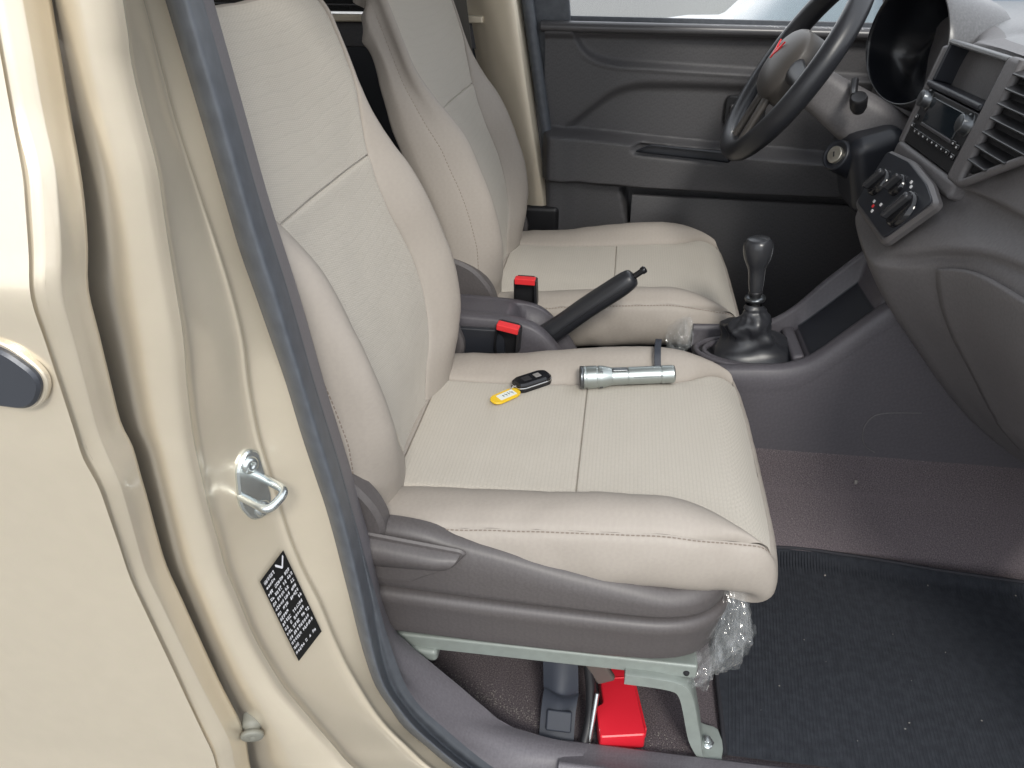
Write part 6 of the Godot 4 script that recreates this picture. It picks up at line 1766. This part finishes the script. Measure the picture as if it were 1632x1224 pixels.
func film(called: String, label: String, path: Array, width: Array, across: Vector3, seed_: int) -> void:
	var t := thing(called, label, "plastic wrap", path[path.size() - 1], "plastic wrapping scraps")
	var nz := FastNoiseLite.new()
	nz.seed = seed_
	nz.noise_type = FastNoiseLite.TYPE_SIMPLEX
	nz.frequency = 8.0
	for layer in 3:
		var sp := spline(path, 12)
		var ww := []
		for w in width:
			ww.append(Vector2(w, 0))
		ww = spline(ww, 12)
		var g := []
		for i in sp.size():
			var row := []
			for k in 41:
				var v := k / 40.0 * 2.0 - 1.0
				var p: Vector3 = sp[i] + across.normalized() * v * ww[i].x * (1.0 - 0.12 * layer)
				var n := absf(nz.get_noise_3d(p.x * (1.0 + layer * 0.4), p.y * 0.7, p.z + layer * 3.0))
				var m := absf(nz.get_noise_3d(p.x * 2.6 + 9.0 + layer, p.y * 1.6, p.z * 2.0))
				var o := nz.get_noise_3d(p.x * 5.0 + 3.0, p.y * 5.0, p.z + layer)
				p += Vector3(0.25, 0.1, 1.0).normalized() * (-n * 0.045 - m * 0.006 + (layer - 1.0) * 0.012)
				p += across.normalized() * (m - 0.2) * 0.012
				row.append(p)
			g.append(row)
		obj("film", grid_mesh(g, false), M.film, t)

# ------------------------------------------------------------------ behind the seats and outside
func make_surroundings() -> void:
	var g := MeshInstance3D.new()
	var st := new_st()
	rbox(st, Transform3D(Basis(), Vector3(0, -0.62, 0)), Vector3(60, 0.2, 60), 0.01)
	g.mesh = st.commit()
	g.material_override = M.asphalt
	g.name = "ground"
	g.set_meta("kind", "structure")
	g.set_meta("label", "pale grey paved ground around the van")
	add_child(g)
	# the passenger door stands open in front of the doorway, beyond the right edge of the picture
	var fd := thing("passenger_door", "open front passenger door swung out ahead of the doorway", "van door", Vector3(1.0, -0.2, 0.7))
	var db := Basis(Vector3.UP, -1.20)
	var dc := Vector3(0.98, 0.36, 0.72)
	st = new_st()
	rbox(st, Transform3D(db, dc + db * Vector3(0, 0, -0.03)), Vector3(0.95, 1.05, 0.05), 0.03)
	obj("door_shell", st.commit(), M.paint, fd)
	st = new_st()
	rbox(st, Transform3D(db, dc + db * Vector3(0, 0, 0.02)), Vector3(0.90, 0.95, 0.05), 0.03)
	obj("inner_panel", st.commit(), M.door_trim, fd)
	st = new_st()
	tube(st, [dc + db * Vector3(0.44, 0.5, 0), dc + db * Vector3(0.40, 0.93, 0), dc + db * Vector3(-0.10, 0.96, 0), dc + db * Vector3(-0.44, 0.5, 0)], 0.025, 8)
	obj("window_frame", st.commit(), M.black, fd)
	# rear bench
	var rb := thing("rear_bench", "beige rear bench glimpsed between the two front seats", "car seat", Vector3(-1.15, 0.0, -0.55))
	st = new_st()
	rbox(st, Transform3D(Basis(Vector3.BACK, 0.05), Vector3(-1.10, 0.30, -0.55)), Vector3(0.50, 0.16, 1.15), 0.06)
	obj("bench_cushion", st.commit(), M.vinyl, rb)
	st = new_st()
	rbox(st, Transform3D(Basis(Vector3.BACK, 0.25), Vector3(-1.40, 0.62, -0.55)), Vector3(0.14, 0.60, 1.15), 0.06)
	obj("bench_backrest", st.commit(), M.vinyl, rb)
	st = new_st()
	rbox(st, Transform3D(Basis(), Vector3(-1.12, 0.11, -0.55)), Vector3(0.40, 0.20, 1.0), 0.01)
	obj("bench_frame", st.commit(), M.black, rb)
	# driver's belt hanging by the far pillar
	var bl := thing("driver_belt", "grey seat belt webbing hanging beside the far door pillar", "seat belt", Vector3(-0.46, 0.3, -1.17))
	st = new_st()
	rbox(st, Transform3D(Basis(Vector3.BACK, 0.10), Vector3(-0.405, 0.86, -1.17)), Vector3(0.042, 0.90, 0.003), 0.001)
	obj("webbing", st.commit(), M.belt_grey, bl)
	# neighbouring white car seen through the driver's window
	var car := thing("parked_car", "pale silver parked car seen through the driver's window", "car", Vector3(0.6, -0.52, -2.9))
	var body := []
	for k in 31:
		var x := lerpf(-0.35, 3.2, k / 30.0)
		var h := 0.62 + 0.10 * smoothstep(-0.35, 0.3, x)
		body.append([Vector3(x, -0.35, -1.98), Vector3(x, 0.20, -1.93), Vector3(x, h - 0.25, -1.96), Vector3(x, h - 0.02, -2.02), Vector3(x, h + 0.03, -2.12), Vector3(x, h + 0.05, -2.9), Vector3(x, h - 0.02, -3.6), Vector3(x, -0.35, -3.7)])
	obj("car_body", grid_mesh(body, true), M.car_white, car)
	var cab := []
	for k in 21:
		var x := lerpf(0.3, 2.6, k / 20.0)
		var hh := 0.52 * smoothstep(0.0, 0.55, (x - 0.3) / 2.3 * 2.0) * smoothstep(1.0, 0.8, (x - 0.3) / 2.3)
		cab.append([Vector3(x, 0.70, -2.06), Vector3(x, 0.72 + hh * 0.8, -2.22), Vector3(x, 0.72 + hh, -2.45), Vector3(x, 0.72 + hh, -3.1), Vector3(x, 0.70, -3.5)])
	obj("car_windows", grid_mesh(cab, true), M.car_glass, car)
	for x in [0.35, 2.55]:
		st = new_st()
		lathe(st, [Vector2(0.0, 0.02), Vector2(0.19, 0.02), Vector2(0.20, 0.0), Vector2(0.29, 0.0), Vector2(0.30, -0.03), Vector2(0.30, -0.19)], 28, Transform3D(along(Vector3.BACK), Vector3(x, -0.22, -1.94)))
		obj("wheel", st.commit(), M.black, car)
	# stacked boxes beyond the window, left of the car
	var bx := thing("stacked_box", "white carton with a red printed band outside the driver's window", "carton", Vector3(-0.55, -0.52, -2.2), "cartons outside the far window")
	st = new_st()
	rbox(st, Transform3D(Basis(), Vector3(-0.62, 0.16, -2.25)), Vector3(0.36, 1.36, 0.4), 0.01)
	obj("carton_body", st.commit(), M.car_white, bx)
	st = new_st()
	rbox(st, Transform3D(Basis(), Vector3(-0.50, 0.66, -2.048)), Vector3(0.08, 0.20, 0.006), 0.001)
	obj("printed_band", st.commit(), M.car_red, bx)
	var by := thing("stacked_box", "plain cream carton beside the white one outside the driver's window", "carton", Vector3(-0.36, -0.52, -2.2), "cartons outside the far window")
	st = new_st()
	rbox(st, Transform3D(Basis(), Vector3(-0.385, 0.16, -2.25)), Vector3(0.09, 1.36, 0.4), 0.008)
	obj("carton_body", st.commit(), M.cream_box, by)

# ------------------------------------------------------------------ scene
func _ready() -> void:
	# camera
	var cam := Camera3D.new()
	cam.name = "camera"
	cam.fov = 53.13
	cam.near = 0.02
	cam.far = 200.0
	add_child(cam)
	cam.position = Vector3(0.0, 1.045, 0.83)
	var th := deg_to_rad(30.0)
	var ps := deg_to_rad(8.0)
	var fwd := Vector3(-sin(ps) * cos(th), -sin(th), -cos(ps) * cos(th))
	cam.look_at_from_position(cam.position, cam.position + fwd, Vector3.UP)
	cam.current = true
	# overcast daylight
	var env := Environment.new()
	env.background_mode = Environment.BG_SKY
	var sky := Sky.new()
	var sm := ProceduralSkyMaterial.new()
	sm.sky_top_color = Color(0.89, 0.91, 0.94)
	sm.sky_horizon_color = Color(0.96, 0.96, 0.96)
	sm.sky_curve = 0.12
	sm.ground_bottom_color = Color(0.45, 0.45, 0.44)
	sm.ground_horizon_color = Color(0.80, 0.81, 0.82)
	sm.sun_angle_max = 1.0
	sm.sky_energy_multiplier = 1.0
	sky.sky_material = sm
	env.sky = sky
	env.background_energy_multiplier = 1.0
	env.tonemap_mode = Environment.TONE_MAPPER_LINEAR
	env.tonemap_exposure = 2.08
	env.sdfgi_enabled = true
	env.ssao_enabled = true
	env.ssil_enabled = true
	var we := WorldEnvironment.new()
	we.environment = env
	we.name = "environment"
	add_child(we)
	var sun := DirectionalLight3D.new()
	sun.name = "sun"
	sun.light_color = Color(1.0, 0.985, 0.955)
	sun.light_energy = 0.34
	sun.light_angular_distance = 14.0
	sun.shadow_enabled = true
	add_child(sun)
	sun.look_at_from_position(Vector3(0.8, 2.4, 2.8), Vector3.ZERO, Vector3.UP)

	make_materials()
	M.handle = with_grain(std(srgb(0.055, 0.060, 0.072), 0.35, 0.3), noise_tex(0.12, 6, true, 2.0), 0.1, 0.1)
	M.hub = with_grain(std(srgb(0.080, 0.072, 0.066), 0.45), noise_tex(0.06, 13, true, 3.0, FastNoiseLite.TYPE_CELLULAR), 0.03, 0.25)
	M.knob = std(srgb(0.030, 0.031, 0.035), 0.26)
	M.bezel = with_grain(std(srgb(0.105, 0.099, 0.101), 0.40), noise_tex(0.06, 14, true, 3.0, FastNoiseLite.TYPE_CELLULAR), 0.03, 0.15)
	M.vent_slat = std(srgb(0.022, 0.022, 0.024), 0.28)
	M.lens_dark = std(srgb(0.008, 0.009, 0.012), 0.25)
	M.badge = std(srgb(0.42, 0.40, 0.38), 0.35, 0.6)
	M.grease = mottled(std(Color.WHITE, 0.5), srgb(0.06, 0.05, 0.045), 0.4, 0.03, 91)
	M.belt_grey = std(srgb(0.10, 0.093, 0.082), 0.8)
	M.car_glass = std(srgb(0.16, 0.20, 0.23), 0.06)
	make_surroundings()
	make_body()
	make_sliding_door()
	make_driver_door()
	make_dashboard()
	make_console()
	make_steering_wheel()
	# passenger seat, and the driver's seat as its copy
	var seat := make_seat()
	var ds: Node3D = seat.duplicate()
	ds.name = "front_seat_001"
	add_child(ds)
	ds.position += Vector3(0.033, 0.0, -0.695)
	ds.set_meta("label", "beige front seat on the far side, in front of the steering wheel")
	for n in ["recline_lever", "lever_recess", "front_foot", "side_shield", "lower_shield"]:
		var c := ds.get_node_or_null(n)
		if c:
			ds.remove_child(c)
			c.free()
	make_small_things()
